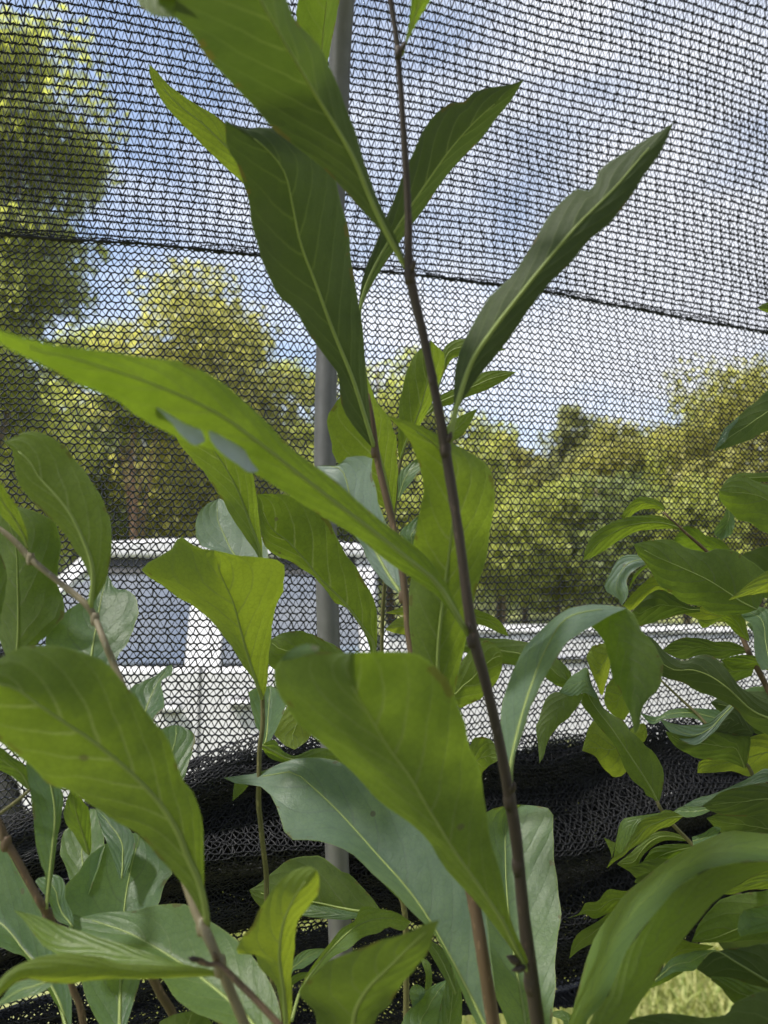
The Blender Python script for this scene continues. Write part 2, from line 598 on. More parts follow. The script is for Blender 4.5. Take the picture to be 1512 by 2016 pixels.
# ------------------------------------------------------------------ trees
TREE_MATS = [
    tree_leaf_mat('foliage_yellow_green', (0.155, 0.180, 0.040), (0.320, 0.340, 0.100), (0.56, 0.60, 0.12)),
    tree_leaf_mat('foliage_olive', (0.160, 0.165, 0.045), (0.325, 0.315, 0.105), (0.55, 0.54, 0.13)),
    tree_leaf_mat('foliage_deep_green', (0.095, 0.122, 0.042), (0.200, 0.232, 0.085), (0.36, 0.42, 0.12)),
    tree_leaf_mat('foliage_pine', (0.130, 0.145, 0.050), (0.26, 0.27, 0.10), (0.42, 0.43, 0.13)),
]


def tree(name, label, group, px, top, bottom, Y, hw, mi, nclump=46, nleaf=8500, leaf=0.11, bark=None, conic=False):
    ptop = at_y(px, top, Y)
    pbot = at_y(px, bottom, Y)
    cx = float(ptop[0])
    gz = ground_z(cx, Y)
    H = float(ptop[2])
    zb = max(gz + 0.4, float(pbot[2]))
    R = hw / F * Y * (1.0 if Y < 20 else 1.3)
    root = thing(name, (cx, Y, gz), label, 'tree', group)
    cz, ch = 0.5 * (H + zb), 0.5 * (H - zb)
    # limbs
    parts = []
    lean = rng.normal(0, 0.05, 2) * (H - gz)
    tp = np.array([(cx, Y, gz - 0.1), (cx + lean[0] * .3, Y + lean[1] * .3, gz + (H - gz) * .35), (cx + lean[0], Y + lean[1], gz + (H - gz) * .88)])
    tp = resample(tp, 9)
    r0 = max(0.09, 0.018 * (H - gz))
    parts.append(tube(tp, np.linspace(r0, r0 * 0.15, 9), 8))
    # clumps of leaves
    C = []
    while len(C) < nclump:
        q = rng.normal(0, 1, 3)
        q /= np.linalg.norm(q)
        rr = rng.random() ** 0.4
        hgt = q[2] * rr
        wid = (1 - (hgt + 1) / 2) ** 0.6 * 0.95 + 0.16 if conic else (0.95 if hgt > -0.3 else 0.85)
        c = np.array((cx + q[0] * rr * R * wid, Y + q[1] * rr * R * wid, cz + hgt * ch * 0.9))
        C.append(c)
    C = np.array(C)
    cr = rng.uniform(0.26, 0.50, nclump) * min(R, ch) * (0.6 if conic else 1.0)
    for k in range(0, nclump, 3):
        s = tp[min(8, 2 + int(rng.integers(0, 6)))]
        mid = 0.5 * (s + C[k]) + np.array((0, 0, 0.1 * R))
        parts.append(tube(resample([s, mid, C[k]], 5), np.linspace(r0 * .28, r0 * .05, 5), 5))
    v, f = merge(parts)
    link_mesh('trunk', v, f, bark or M_TRUNK, root)
    k = rng.integers(0, nclump, nleaf)
    d = rng.normal(0, 1, (nleaf, 3))
    d /= np.linalg.norm(d, axis=1)[:, None]
    rad = cr[k] * (0.35 + 0.75 * rng.random(nleaf) ** 0.6)
    P = C[k] + d * rad[:, None] * np.array((1.1, 1.1, 0.75))
    nrm = d * 0.6 + rng.normal(0, 0.6, (nleaf, 3)) + np.array((0, 0, 0.5))
    nrm /= np.linalg.norm(nrm, axis=1)[:, None]
    t = np.cross(nrm, rng.normal(0, 1, (nleaf, 3)))
    t /= np.linalg.norm(t, axis=1)[:, None]
    b = np.cross(nrm, t)
    sz = leaf * rng.uniform(0.6, 1.35, nleaf)[:, None]
    V = np.stack((P - t * sz, P - b * sz * .55 + nrm * sz * .12, P + t * sz, P + b * sz * .55 + nrm * sz * .12), 1).reshape(-1, 3)
    Fc = np.arange(nleaf * 4).reshape(nleaf, 4)
    link_mesh('crown', V, Fc, TREE_MATS[mi], root, smooth=False)
    return root


TG = 'trees beyond the lawn'
tree('broadleaf_tree', 'tallest leafy tree, filling the upper left beyond the net', TG, 45, -60, 1060, 13, 190, 0, 92, 26000, 0.085)
tree('broadleaf_tree', 'round-topped olive green tree just right of the tallest tree', TG, 395, 515, 1120, 19, 188, 1, 84, 19000, 0.105)
tree('broadleaf_tree', 'bright low tree with a reddish bare trunk above the cab roof', TG, 285, 740, 880, 16, 95, 0, 26, 4200, 0.085, bark=M_TRUNK_RED)
tree('broadleaf_tree', 'low bushy tree under the tallest tree at the left edge', TG, 40, 740, 1180, 15.5, 150, 0, 40, 7500, 0.09)
tree('broadleaf_tree', 'narrow pale tree between the round olive tree and the grey pipe', TG, 585, 690, 1150, 26, 70, 0, 30, 5500, 0.13)
tree('broadleaf_tree', 'low tree behind the cab between the bright low tree and the pipe', TG, 480, 830, 1190, 22, 120, 0, 40, 7500, 0.11)
tree('broadleaf_tree', 'pale tree whose top shows just right of the grey pipe', TG, 770, 655, 1180, 28, 88, 0, 40, 7500, 0.14)
tree('broadleaf_tree', 'tree at the foot of the sky gap, behind the wilted pale leaf', TG, 910, 795, 1190, 27, 82, 0, 40, 7000, 0.13)
tree('broadleaf_tree', 'low olive tree at the deepest dip of the treeline', TG, 1025, 845, 1200, 31, 72, 1, 36, 6500, 0.15)
tree('pine_tree', 'thin pointed tree standing above the treeline in the right half', TG, 1128, 765, 1200, 30, 62, 3, 60, 7500, 0.14)
tree('broadleaf_tree', 'broad olive tree right of the thin pointed tree', TG, 1240, 790, 1190, 27, 95, 1, 46, 9000, 0.13)
tree('broadleaf_tree', 'tree between the broad olive tree and the high tree at the right edge', TG, 1335, 775, 1190, 25, 85, 0, 42, 8000, 0.12)
tree('broadleaf_tree', 'high tree rising at the right edge of the treeline', TG, 1465, 690, 1190, 22, 125, 1, 56, 12000, 0.115)
tree('broadleaf_tree', 'tree beyond the right edge behind the upper right leaves', TG, 1620, 680, 1190, 24, 110, 0, 40, 8000, 0.12)
tree('broadleaf_tree', 'low bright tree above the truck bed near the dark main stem', TG, 985, 960, 1215, 20, 95, 0, 36, 6500, 0.10)
tree('broadleaf_tree', 'low yellow-green tree left of the bowed twin leaves at right', TG, 1090, 930, 1215, 21, 75, 0, 36, 6000, 0.10)
tree('broadleaf_tree', 'shadowy low tree behind the bowed twin leaves at right', TG, 1205, 920, 1215, 20, 85, 2, 36, 6500, 0.10)
tree('broadleaf_tree', 'low bright tree behind the big oval leaves of the right-hand bush', TG, 1345, 930, 1220, 19, 95, 0, 40, 7000, 0.095)
tree('broadleaf_tree', 'low dark tree behind the pipe and the centre leaves', TG, 690, 850, 1190, 24, 85, 2, 36, 6500, 0.12)
tree('broadleaf_tree', 'small tree directly behind the centre leaf cluster above the cab end', TG, 840, 900, 1200, 22, 75, 0, 36, 5500, 0.11)
tree('broadleaf_tree', 'low dark tree filling in below the round olive tree', TG, 380, 880, 1190, 24, 120, 2, 40, 7000, 0.12)
tree('broadleaf_tree', 'dark tree deep under the tallest tree at the left', TG, 170, 800, 1190, 18, 100, 2, 36, 6500, 0.10)


tree('broadleaf_tree', 'bushy tree filling in between the tallest tree and the round olive tree', TG, 215, 610, 1190, 21, 92, 0, 44, 8500, 0.10)
tree('broadleaf_tree', 'tree standing close behind the low olive tree at the dip of the treeline', TG, 975, 815, 1200, 33, 60, 0, 40, 6500, 0.15)


def far_wood():
    n = 42000
    x = rng.uniform(-48, 60, n)
    y = rng.uniform(36, 46, n)
    hmax = 5.2 + 2.6 * np.sin(x * 0.21) + 1.5 * np.sin(x * 0.53 + 1) + 0.10 * np.clip(x, 0, 60)
    gz = 0.055 * (y - 22)
    z = gz + hmax * rng.random(n) ** 0.7
    P = np.stack((x, y, z), 1)
    nrm = rng.normal(0, 1, (n, 3)) + np.array((0, -0.5, 0.6))
    nrm /= np.linalg.norm(nrm, axis=1)[:, None]
    t = np.cross(nrm, rng.normal(0, 1, (n, 3)))
    t /= np.linalg.norm(t, axis=1)[:, None]
    b = np.cross(nrm, t)
    sz = rng.uniform(0.14, 0.34, n)[:, None]
    V = np.stack((P - t * sz, P - b * sz * .6, P + t * sz, P + b * sz * .6), 1).reshape(-1, 3)
    o = link_mesh('far_wood', V, np.arange(n * 4).reshape(n, 4), TREE_MATS[2], smooth=False)
    tag(o, 'far wood that closes the gaps behind the treeline', 'wood', kind='stuff')


far_wood()

# ------------------------------------------------------------------ white pickup truck, seen from its side
def pickup():
    Y0, Y1 = 4.2, 5.95                     # near and far side of the body
    X = lambda px: float(at_y(px, 1190, Y0)[0])
    Z = lambda py: float(at_y(756, py, Y0)[2])
    root = thing('pickup_truck', ((X(115) + X(1480)) / 2, (Y0 + Y1) / 2, 0), 'white pickup truck parked on the grass behind the black net', 'pickup truck')
    xf, xc, xb = X(115), X(748), X(1640)   # windscreen foot side, back of the cab, tailgate
    z_roof, z_belt, z_bed = Z(1056), Z(1306), Z(1246)
    nose = xf - 1.45
    sill = 0.48

    def prism(name, outline, mat, y0=Y0, y1=Y1, bv=0.03, parent=root, lean=0.0):
        n = len(outline)
        dy = lambda z: lean * max(0.0, z - z_belt)
        v = [(x, y0 + dy(z), z) for x, z in outline] + [(x, y1 + dy(z), z) for x, z in outline]
        f = [tuple(range(n)), tuple(range(2 * n - 1, n - 1, -1))] + [((i + 1) % n, i, i + n, (i + 1) % n + n) for i in range(n)]
        me_o = link_mesh(name, v, f, mat, parent, smooth=False)
        bm = bmesh.new()
        bm.from_mesh(me_o.data)
        bmesh.ops.recalc_face_normals(bm, faces=bm.faces)
        bm.to_mesh(me_o.data)
        bm.free()
        if bv: bevel(me_o, bv, 3)
        return me_o

    # lower body with wheel arches
    def arch(cx, r=0.43, n=9):
        return [(cx + r * math.cos(a), 0.40 + r * math.sin(a)) for a in np.linspace(0.12, math.pi - 0.12, n)]
    wf, wr = nose + 0.9, xc + 1.0
    low = [(nose, sill), (nose - 0.02, 0.85), (nose + 0.06, 1.12), (xf - 0.25, z_belt - 0.02), (xc - 0.012, z_belt - 0.02), (xc - 0.012, sill)]
    low += [p for p in arch(wf)]
    prism('body', low, M_WHITE)
    bed = [(xc + 0.012, z_bed), (xb, z_bed), (xb + 0.02, 0.7), (xb, sill + 0.05)] + arch(wr) + [(xc + 0.012, sill)]
    prism('bed', bed, M_WHITE)
    # rail cap and crease along the bed
    v, f = box_vf((xc + 0.03, Y0 - 0.012, z_bed - 0.002), (xb, Y0 + 0.10, z_bed + 0.022))
    bevel(link_mesh('bed_rail', v, f, M_WHITE, root, False), 0.008)
    v, f = box_vf((xc + 0.02, Y0 - 0.010, z_bed - 0.155), (xb - 0.02, Y0 + 0.02, z_bed - 0.125))
    bevel(link_mesh('side_moulding', v, f, M_CHROME, root, False), 0.006)
    # cab: roof and pillars, open windows
    prism('roof', [(xf + 0.05, z_roof - 0.075), (xf + 0.16, z_roof - 0.02), (xf + 0.5, z_roof), (xc - 0.35, z_roof), (xc - 0.12, z_roof - 0.03), (xc + 0.0, z_roof - 0.10), (xc - 0.1, z_roof - 0.105), (xf + 0.2, z_roof - 0.105)], M_WHITE, Y0 + 0.14, Y1 - 0.14, bv=0.02)
    for yy, sgn in ((Y0, 0.30), (Y1 - 0.05, -0.30)):
        prism('pillar', [(X(366), z_belt - 0.03), (X(436), z_belt - 0.03), (X(436), z_roof - 0.11), (X(366), z_roof - 0.11)], M_WHITE, yy + 0.004, yy + 0.046, 0.008, lean=sgn)
        prism('pillar', [(xc - 0.10, z_belt - 0.03), (xc - 0.02, z_belt - 0.03), (xc - 0.03, z_roof - 0.105), (xc - 0.14, z_roof - 0.105)], M_WHITE, yy + 0.004, yy + 0.046, 0.008, lean=sgn)
        prism('pillar', [(xf - 0.55, z_belt - 0.03), (xf - 0.45, z_belt - 0.03), (xf + 0.16, z_roof - 0.10), (xf + 0.06, z_roof - 0.08)], M_WHITE, yy + 0.004, yy + 0.046, 0.008, lean=sgn)
        prism('window_trim', [(xf + 0.09, z_roof - 0.20), (xf + 0.13, z_roof - 0.108), (xc - 0.14, z_roof - 0.108), (xc - 0.13, z_roof - 0.20)], M_TRIM, yy + 0.010, yy + 0.040, 0, lean=sgn)
        prism('window', [(xf - 0.40, z_belt), (X(364), z_belt), (X(364), z_roof - 0.185), (xf + 0.12, z_roof - 0.185)], M_GLASS, yy + 0.022, yy + 0.026, 0, lean=sgn)
        prism('window', [(X(438), z_belt), (xc - 0.11, z_belt), (xc - 0.14, z_roof - 0.185), (X(438), z_roof - 0.185)], M_GLASS, yy + 0.022, yy + 0.026, 0, lean=sgn)
    v = [(xf - 0.52, Y0 + 0.06, z_belt), (xf - 0.52, Y1 - 0.06, z_belt), (xf + 0.09, Y1 - 0.22, z_roof - 0.09), (xf + 0.09, Y0 + 0.22, z_roof - 0.09)]
    link_mesh('windscreen', v, [(0, 1, 2, 3)], M_GLASS, root, False)
    v = [(xc - 0.03, Y0 + 0.06, z_belt), (xc - 0.03, Y1 - 0.06, z_belt), (xc - 0.06, Y1 - 0.22, z_roof - 0.11), (xc - 0.06, Y0 + 0.22, z_roof - 0.11)]
    link_mesh('rear_window', v, [(0, 1, 2, 3)], M_GLASS, root, False)
    # seats, seen dark through the windows
    for px0, px1 in ((250, 362), (600, 700)):
        for ya in (Y0 + 0.18, Y0 + 0.98):
            v, f = box_vf((X(px0), ya, z_belt - 0.3), (X(px1) - 0.1, ya + 0.55, z_belt + 0.13))
            bevel(link_mesh('seat', v, f, M_SEAT, root, False), 0.06)
    # door seams, handles, mirror
    for px in (398, 735):
        v, f = box_vf((X(px) - 0.006, Y0 - 0.003, sill + 0.08), (X(px) + 0.006, Y0 + 0.004, z_belt - 0.02))
        link_mesh('door_seam', v, f, M_TRIM, root, False)
    for px, py in ((342, 1394), (478, 1383)):
        v, f = box_vf((X(px) - 0.06, Y0 - 0.04, Z(py) - 0.018), (X(px) + 0.06, Y0 - 0.012, Z(py) + 0.016))
        h = bevel(link_mesh('door_handle', v, f, M_WHITE, root, False), 0.012)
        v, f = box_vf((X(px) - 0.05, Y0 - 0.008, Z(py) - 0.03), (X(px) + 0.05, Y0 + 0.004, Z(py) + 0.026))
        link_mesh('handle_recess', v, f, M_TRIM, h, False)
    v, f = box_vf((xf - 0.40, Y0 - 0.20, z_belt + 0.03), (xf - 0.28, Y0 - 0.02, z_belt + 0.18))
    bevel(link_mesh('wing_mirror', v, f, M_TRIM, root, False), 0.03)
    # wheels
    for cx in (wf, wr):
        for cy in (Y0 + 0.12, Y1 - 0.12):
            a = np.linspace(0, 2 * math.pi, 28, endpoint=False)
            prof = [(0.20, -0.10), (0.36, -0.11), (0.39, -0.07), (0.39, 0.07), (0.36, 0.11), (0.20, 0.10)]
            V = np.array([(cx + r * math.cos(t), cy + w, 0.39 + r * math.sin(t)) for r, w in prof for t in a])
            n = 28
            fc = [(i * n + k, i * n + (k + 1) % n, (i + 1) * n + (k + 1) % n, (i + 1) * n + k) for i in range(5) for k in range(n)]
            wheel = link_mesh('wheel', V, fc, M_RUBBER, root)
            prof = [(0.215, -0.07), (0.19, -0.095), (0.15, -0.05), (0.05, -0.075), (0.0, -0.075)]
            V = np.array([(cx + r * math.cos(t), cy + w, 0.39 + r * math.sin(t)) for r, w in prof for t in a])
            fc = [(i * n + k, i * n + (k + 1) % n, (i + 1) * n + (k + 1) % n, (i + 1) * n + k) for i in range(4) for k in range(n)]
            link_mesh('rim', V, fc, M_CHROME, wheel)
    for yy in (Y0 + 0.08, Y1 - 0.33):
        v, f = box_vf((nose - 0.045, yy, 0.78), (nose + 0.02, yy + 0.25, 0.98))
        bevel(link_mesh('headlight', v, f, M_LAMP, root, False), 0.02)
        v, f = box_vf((xb - 0.03, yy - 0.06 if yy < 5 else yy + 0.2, 0.85), (xb + 0.035, yy + 0.06 if yy < 5 else yy + 0.32, 1.2))
        bevel(link_mesh('tail_light', v, f, M_RED, root, False), 0.02)
    for x0, x1 in ((nose - 0.14, nose - 0.03), (xb + 0.03, xb + 0.17)):
        v, f = box_vf((x0, Y0 + 0.03, 0.45), (x1, Y1 - 0.03, 0.66))
        bevel(link_mesh('bumper', v, f, M_CHROME, root, False), 0.03)
    v, f = box_vf((nose - 0.02, Y0 + 0.2, 0.3), (xb - 0.05, Y1 - 0.2, sill + 0.02))
    link_mesh('chassis', v, f, M_TRIM, root, False)


pickup()

# ------------------------------------------------------------------ shade house: pipe hoop and knitted net
NA, NB = 0.857, 0.286                      # ground line of the net: y = NA + NB * x
NT = np.array((1.0, NB, 0)) / math.hypot(1, NB)      # along the net
NN = np.array((NB, -1.0, 0)) / math.hypot(1, NB)     # towards the plants
SEAM_Z = float((EYE + ray(400, 478) * ((NA - 0) / (ray(400, 478)[1] - NB * ray(400, 478)[0])))[2])


def net_point(px, py):
    r = ray(px, py)
    t = NA / (r[..., 1] - NB * r[..., 0])
    return EYE + r * t[..., None]


def net_sh(px, py):
    p = net_point(np.asarray(px, float), np.asarray(py, float))
    return p[..., 0] * math.hypot(1, NB), p[..., 2]


def net_surface(s, h, off=0.0):
    """s along the net, h height, off towards the plants. Above the seam the hoop bends in."""
    up = np.clip(h - SEAM_Z, 0, None)
    bow = 0.42 * up ** 2 + 0.05 * up
    sag = 0.0025 * np.sin(h * 31 + s * 6) + 0.006 * np.sin(s * 5.1 + 0.4) * np.sin(h * 7.3) + 0.003 * np.sin(s * 17 + h * 9)
    h = h - (0.007 + 0.07 * (s + 0.05) ** 2) * np.clip((h - 1.3) / 0.5, 0, 1)      # the seam sags a little between its ties
    base = np.array((0, NA, 0))
    return base + s[..., None] * NT + h[..., None] * np.array((0, 0, 1.0)) + (off + bow + sag)[..., None] * NN


def knit(name, s0, s1, pitch, rows, hfun, chain_r, zig_r, off=None, parent=None, jit=0.10, seg=4, mat=None):
    """knitted net: scalloped chain rows joined by a zigzag. hfun(row, s) -> height; off(s, h) -> towards the plants."""
    nu = int((s1 - s0) / pitch)
    i = np.arange(nu + 1)
    P0, P1, RR = [], [], []
    jx = rng.normal(0, jit * pitch, (rows + 1, nu + 1))
    jy = rng.normal(0, jit * pitch * 0.55, (rows + 1, nu + 1))
    colw = np.cumsum(rng.normal(0, 0.02 * pitch, nu + 1))

    def pos(j, t):                          # t in column units (float array)
        tt = np.clip(t, 0, nu)
        fl = np.clip(np.floor(tt).astype(int), 0, nu - 1)
        fr = tt - fl
        s = s0 + t * pitch + (jx[j][fl] * (1 - fr) + jx[j][fl + 1] * fr)
        hh = hfun(j, s) + jy[j][fl] * (1 - fr) + jy[j][fl + 1] * fr
        hh = hh + 0.0006 * np.sin(s * 19 + j * 0.9) * np.sin(s * 7.3 - j * 0.37) + 0.0005 * np.sin(s * 41 + j * 2.1)
        s = s + 0.0016 * np.sin(j * 0.31 + s * 11) + 0.0010 * np.sin(j * 0.83 + s * 29)
        return s, hh

    def to3(s, h, extra=0.0):
        o = off(s, h) if off else np.zeros_like(s)
        return net_surface(s, h, o + extra)

    amp = 0.10
    for j in range(rows + 1):
        step = hfun(min(j + 1, rows), np.array([0.0]))[0] - hfun(max(j - 1, 0), np.array([0.0]))[0]
        gap = abs(step) / (2 if 0 < j < rows else 1)
        t = np.linspace(0, nu, nu * seg + 1)
        s, h = pos(j, t)
        h = h + amp * gap * np.cos(2 * math.pi * t) * (1 + 0.25 * np.sin(t * 2.3 + j)) 
        Q = to3(s, h)
        P0.append(Q[:-1]); P1.append(Q[1:]); RR.append(np.full(len(Q) - 1, chain_r))
        if j < rows:
            tb = i[:-1].astype(float) + 0.5      # foot on row j, troughs
            sb, hb = pos(j, tb)
            hb = hb - amp * gap
            st, ht = pos(j + 1, i.astype(float))
            ht = ht + amp * gap
            skew = rng.normal(0, 0.07 * pitch, nu)
            A = to3(st[:-1], ht[:-1]); B = to3(sb + skew, hb); Cc = to3(st[1:], ht[1:])
            P0.append(A); P1.append(B); RR.append(np.full(nu, zig_r) * np.where(i[:-1] % 2, 0.75, 1.25) * rng.uniform(0.85, 1.15, nu))
            P0.append(B); P1.append(Cc); RR.append(np.full(nu, zig_r) * np.where(i[:-1] % 2, 0.7, 1.2) * rng.uniform(0.85, 1.15, nu))
    P0, P1, RR = np.vstack(P0), np.vstack(P1), np.concatenate(RR)
    T = P1 - P0
    L = np.linalg.norm(T, axis=1)[:, None] + 1e-9
    T /= L
    P0 = P0 - T * RR[:, None] * 0.5
    P1 = P1 + T * RR[:, None] * 0.5
    U = np.cross(T, NN)
    U /= np.linalg.norm(U, axis=1)[:, None] + 1e-9
    W = np.cross(U, T)
    verts = []
    for ang in (0.5 * math.pi, 0.5 * math.pi + 2 * math.pi / 3, 0.5 * math.pi + 4 * math.pi / 3):
        d = (U * math.cos(ang) + W * math.sin(ang)) * RR[:, None]
        verts += [P0 + d, P1 + d]
    V = np.stack(verts, 1).reshape(-1, 3)
    b = (np.arange(len(P0)) * 6)[:, None]
    Fc = np.concatenate([b + np.array(q) for q in ((0, 2, 3, 1), (2, 4, 5, 3), (4, 0, 1, 5))], 0)
    o = link_mesh(name, V, Fc, mat or M_NET, parent, smooth=True)
    o['kind'] = 'stuff'
    return o


sL, sR = -0.62, 0.80
net_root = thing('shade_net', tuple(net_surface(np.array(0.1), np.array(1.1))), 'black knitted shade net hanging from floor to roof, its lower edge gathered in folds', 'net')
hem_s, hem_h = net_sh([-100, 700, 1000, 1110, 1250, 1400, 1600], [2120, 2040, 1965, 1932, 1888, 1835, 1770])
top_h = SEAM_Z + 0.50
# upper panel, open knit
rows_u = 57
knit('upper_netting', sL, sR, 0.0071, rows_u, lambda j, s: SEAM_Z + 0.001 + (j / rows_u + 0.2 * (j / rows_u) ** 2) / 1.2 * 0.50 + 0 * s, 0.00100, 0.00074, parent=net_root)
# lower panel, closer knit, down to the hem
rows_l = 104


def h_low(j, s):
    hm = np.interp(s, hem_s, hem_h)
    k = j / rows_l
    return (SEAM_Z - 0.001) - k * ((SEAM_Z - 0.001) - hm)


knit('lower_netting', sL, sR, 0.0069, rows_l, h_low, 0.00106, 0.00068, parent=net_root, jit=0.11)

# gathered folds: several slack layers of the same net bunched at the bottom
bt_s, bt_h = net_sh([-150, 0, 150, 300, 420, 520, 800, 950, 1120, 1290, 1600], [1660, 1615, 1570, 1500, 1465, 1442, 1450, 1455, 1455, 1402, 1395])
gp_s, gp_h = net_sh([-150, 0, 250, 450, 600, 800, 900, 1000, 1110, 1250, 1400, 1600], [2010, 1965, 1890, 1822, 1800, 1768, 1850, 1945, 1925, 1880, 1830, 1765])


def smooth_interp(s, xs, ys):
    d = 0.03
    return sum(np.interp(s + k * d, xs, ys) for k in (-2, -1, 0, 1, 2)) / 5


def fold_layer(k, top_off, rows, pitch, rr, amp, low=False):
    ph = rng.uniform(0, 6, 6)
    if not low:
        ft = lambda s: smooth_interp(s, bt_s, bt_h) - top_off + 0.006 * np.sin(s * 23 + ph[0])
        fb = lambda s: smooth_interp(s, gp_s, gp_h) + 0.004 * np.sin(s * 15 + ph[1])
    else:
        ft = lambda s: smooth_interp(s, gp_s, gp_h) - 0.016 - top_off + 0.004 * np.sin(s * 19 + ph[0])
        fb = lambda s: np.minimum(smooth_interp(s, hem_s, hem_h), ft(s) - 0.004)

    def hf(j, s):
        w = j / rows
        t, b = ft(s), fb(s)
        return t + (b - t) * w + 0.004 * np.sin(s * 9 + j * 0.35 + ph[2]) * np.sin(w * math.pi)

    def of(s, h):
        t, b = ft(s), fb(s)
        w = np.clip((t - h) / (t - b + 1e-6), 0, 1)
        env = np.sin(w * math.pi) ** 0.6
        return env * (amp * (0.7 + 0.3 * np.sin(w * 9 + s * 3 + ph[3])) + 0.016 * np.sin(w * 15 + s * 5 + ph[4]) + 0.009 * np.sin(s * 21 + w * 7 + ph[5])) + 0.004 * k
    knit('gathered_fold', sL, 0.33 if low else sR, pitch, rows, hf, rr, rr * 0.85, off=of, parent=net_root, jit=0.2, seg=2, mat=M_NET_FOLD)


fold_layer(1, 0.000, 46, 0.0064, 0.00095, 0.016)
fold_layer(2, 0.010, 52, 0.0060, 0.00110, 0.026)
fold_layer(-1, 0.016, 54, 0.0058, 0.00115, -0.030)
fold_layer(-2, 0.030, 54, 0.0062, 0.00120, -0.050)
fold_layer(1, 0.000, 30, 0.0060, 0.00110, 0.012, low=True)
fold_layer(-2, 0.006, 30, 0.0066, 0.00100, -0.030, low=True)

# seam: twisted cord with a fuzzy edge of loops
ss = np.linspace(sL, sR, 700)
hh = np.full_like(ss, SEAM_Z) + 0.0006 * np.sin(ss * 40) + rng.normal(0, 0.0003, len(ss))
path = net_surface(ss, hh, np.full_like(ss, 0.002))
v, f = tube(path, 0.0016 + 0.0004 * np.sin(ss * 260) + rng.normal(0, 0.00015, len(ss)), 6)
link_mesh('seam_cord', v, f, M_NET, net_root)
rows_s = 1
knit('seam_edge', sL, sR, 0.0060, rows_s, lambda j, s: SEAM_Z + 0.0014 + 0.0020 * j + 0.0012 * np.sin(s * 33 + j), 0.0006, 0.0005, off=lambda s, h: 0.003 + 0.002 * np.sin(s * 60), parent=net_root, jit=0.3, seg=2)

# the rest of the shade house: the same net over the roof and down behind, beyond the netting built thread by thread
def shade_sheet_mat():
    m, n, l, out = mat_new('shade_net_sheet')
    uv = n.new('ShaderNodeUVMap')
    sep = n.new('ShaderNodeSeparateXYZ')
    l.new(uv.outputs['UV'], sep.inputs[0])
    u = math_node(n, l, 'MULTIPLY', sep.outputs[0], 1 / 0.0086)
    v = math_node(n, l, 'MULTIPLY', sep.outputs[1], 1 / 0.0095)
    fv = math_node(n, l, 'FRACT', v)
    row = math_node(n, l, 'LESS_THAN', fv, 0.30)
    tri = math_node(n, l, 'ABSOLUTE', math_node(n, l, 'SUBTRACT', math_node(n, l, 'FRACT', u), 0.5))
    zig = math_node(n, l, 'LESS_THAN', math_node(n, l, 'ABSOLUTE', math_node(n, l, 'SUBTRACT', math_node(n, l, 'MULTIPLY', tri, 2.0), fv)), ROOF_ZIG)
    msk = math_node(n, l, 'MAXIMUM', row, zig)
    t = n.new('ShaderNodeBsdfTransparent')
    d = n.new('ShaderNodeBsdfPrincipled')
    d.inputs['Base Color'].default_value = (0.012, 0.012, 0.014, 1)
    mx = n.new('ShaderNodeMixShader')
    l.new(msk, mx.inputs[0])
    l.new(t.outputs[0], mx.inputs[1])
    l.new(d.outputs[0], mx.inputs[2])
    l.new(mx.outputs[0], out.inputs['Surface'])
    return m


ROOF_ZIG = 0.33
M_SHEET = shade_sheet_mat()


def net_sheet(name, s, prof):
    s = np.asarray(s, float)
    prof = np.asarray(prof, float)                     # (off, h)
    S, K = np.meshgrid(s, np.arange(len(prof)), indexing='ij')
    o, h = prof[K, 0], prof[K, 1]
    V = np.array((0, NA, 0)) + S[..., None] * NT + h[..., None] * np.array((0, 0, 1.0)) + o[..., None] * NN
    arc = np.r_[0, np.cumsum(np.linalg.norm(np.diff(prof, axis=0), axis=1))]
    UV = np.stack((S + 0 * h, arc[K]), -1).reshape(-1, 2)
    i = np.arange(S.size).reshape(S.shape)
    Fc = np.stack((i[:-1, :-1], i[1:, :-1], i[1:, 1:], i[:-1, 1:]), -1).reshape(-1, 4)
    return link_mesh(name, V.reshape(-1, 3), Fc, M_SHEET, net_root, uv=UV)


h1 = SEAM_Z + 0.5
arch = [(0.13, h1), (0.22, h1 + 0.13), (0.36, h1 + 0.25), (0.6, h1 + 0.36), (1.0, h1 + 0.43), (1.5, h1 + 0.40), (1.9, h1 + 0.26), (2.15, h1 + 0.02), (2.25, SEAM_Z), (2.28, 1.1), (2.30, 0.02)]
net_sheet('roof_netting', np.linspace(-2.6, 2.8, 10), arch)
front = [(0.0, 0.9), (0.0, SEAM_Z), (0.03, SEAM_Z + 0.2), (0.07, SEAM_Z + 0.35), (0.128, h1)]
net_sheet('wall_netting', np.linspace(-2.6, sL - 0.002, 5), front)
net_sheet('wall_netting', np.linspace(sR + 0.002, 2.8, 5), front)

# pipe (hoop of the frame) standing inside the net
pp = np.array([(683, -60), (672, 60), (664, 250), (656, 450), (645, 650), (640, 850), (641, 1000), (645, 1200), (655, 1500), (664, 1700), (672, 1900), (678, 2060)], float)
q = net_point(pp[:, 0], pp[:, 1])
gap = 0.068 + 0.47 * np.clip(q[:, 2] - SEAM_Z, 0, None) ** 2 + 0.05 * np.clip(q[:, 2] - SEAM_Z, 0, None)
zz = np.array([float((p - EYE) @ FWD) for p in q]) - gap * 1.02
P = resample(at_depth(pp[:, 0], pp[:, 1], zz), 40)
down = P[-1] - P[-2]
ext = [P[-1] + np.array((0.004 * k, 0.0, -0.2 * k)) for k in range(1, 5)]
P = np.vstack((P, ext))
upx = [P[0] + np.array((-0.02 * k, -0.08 * k - 0.02 * k * k, 0.07 * k - 0.008 * k * k)) for k in range(5, 0, -1)]
P = np.vstack((upx, P))
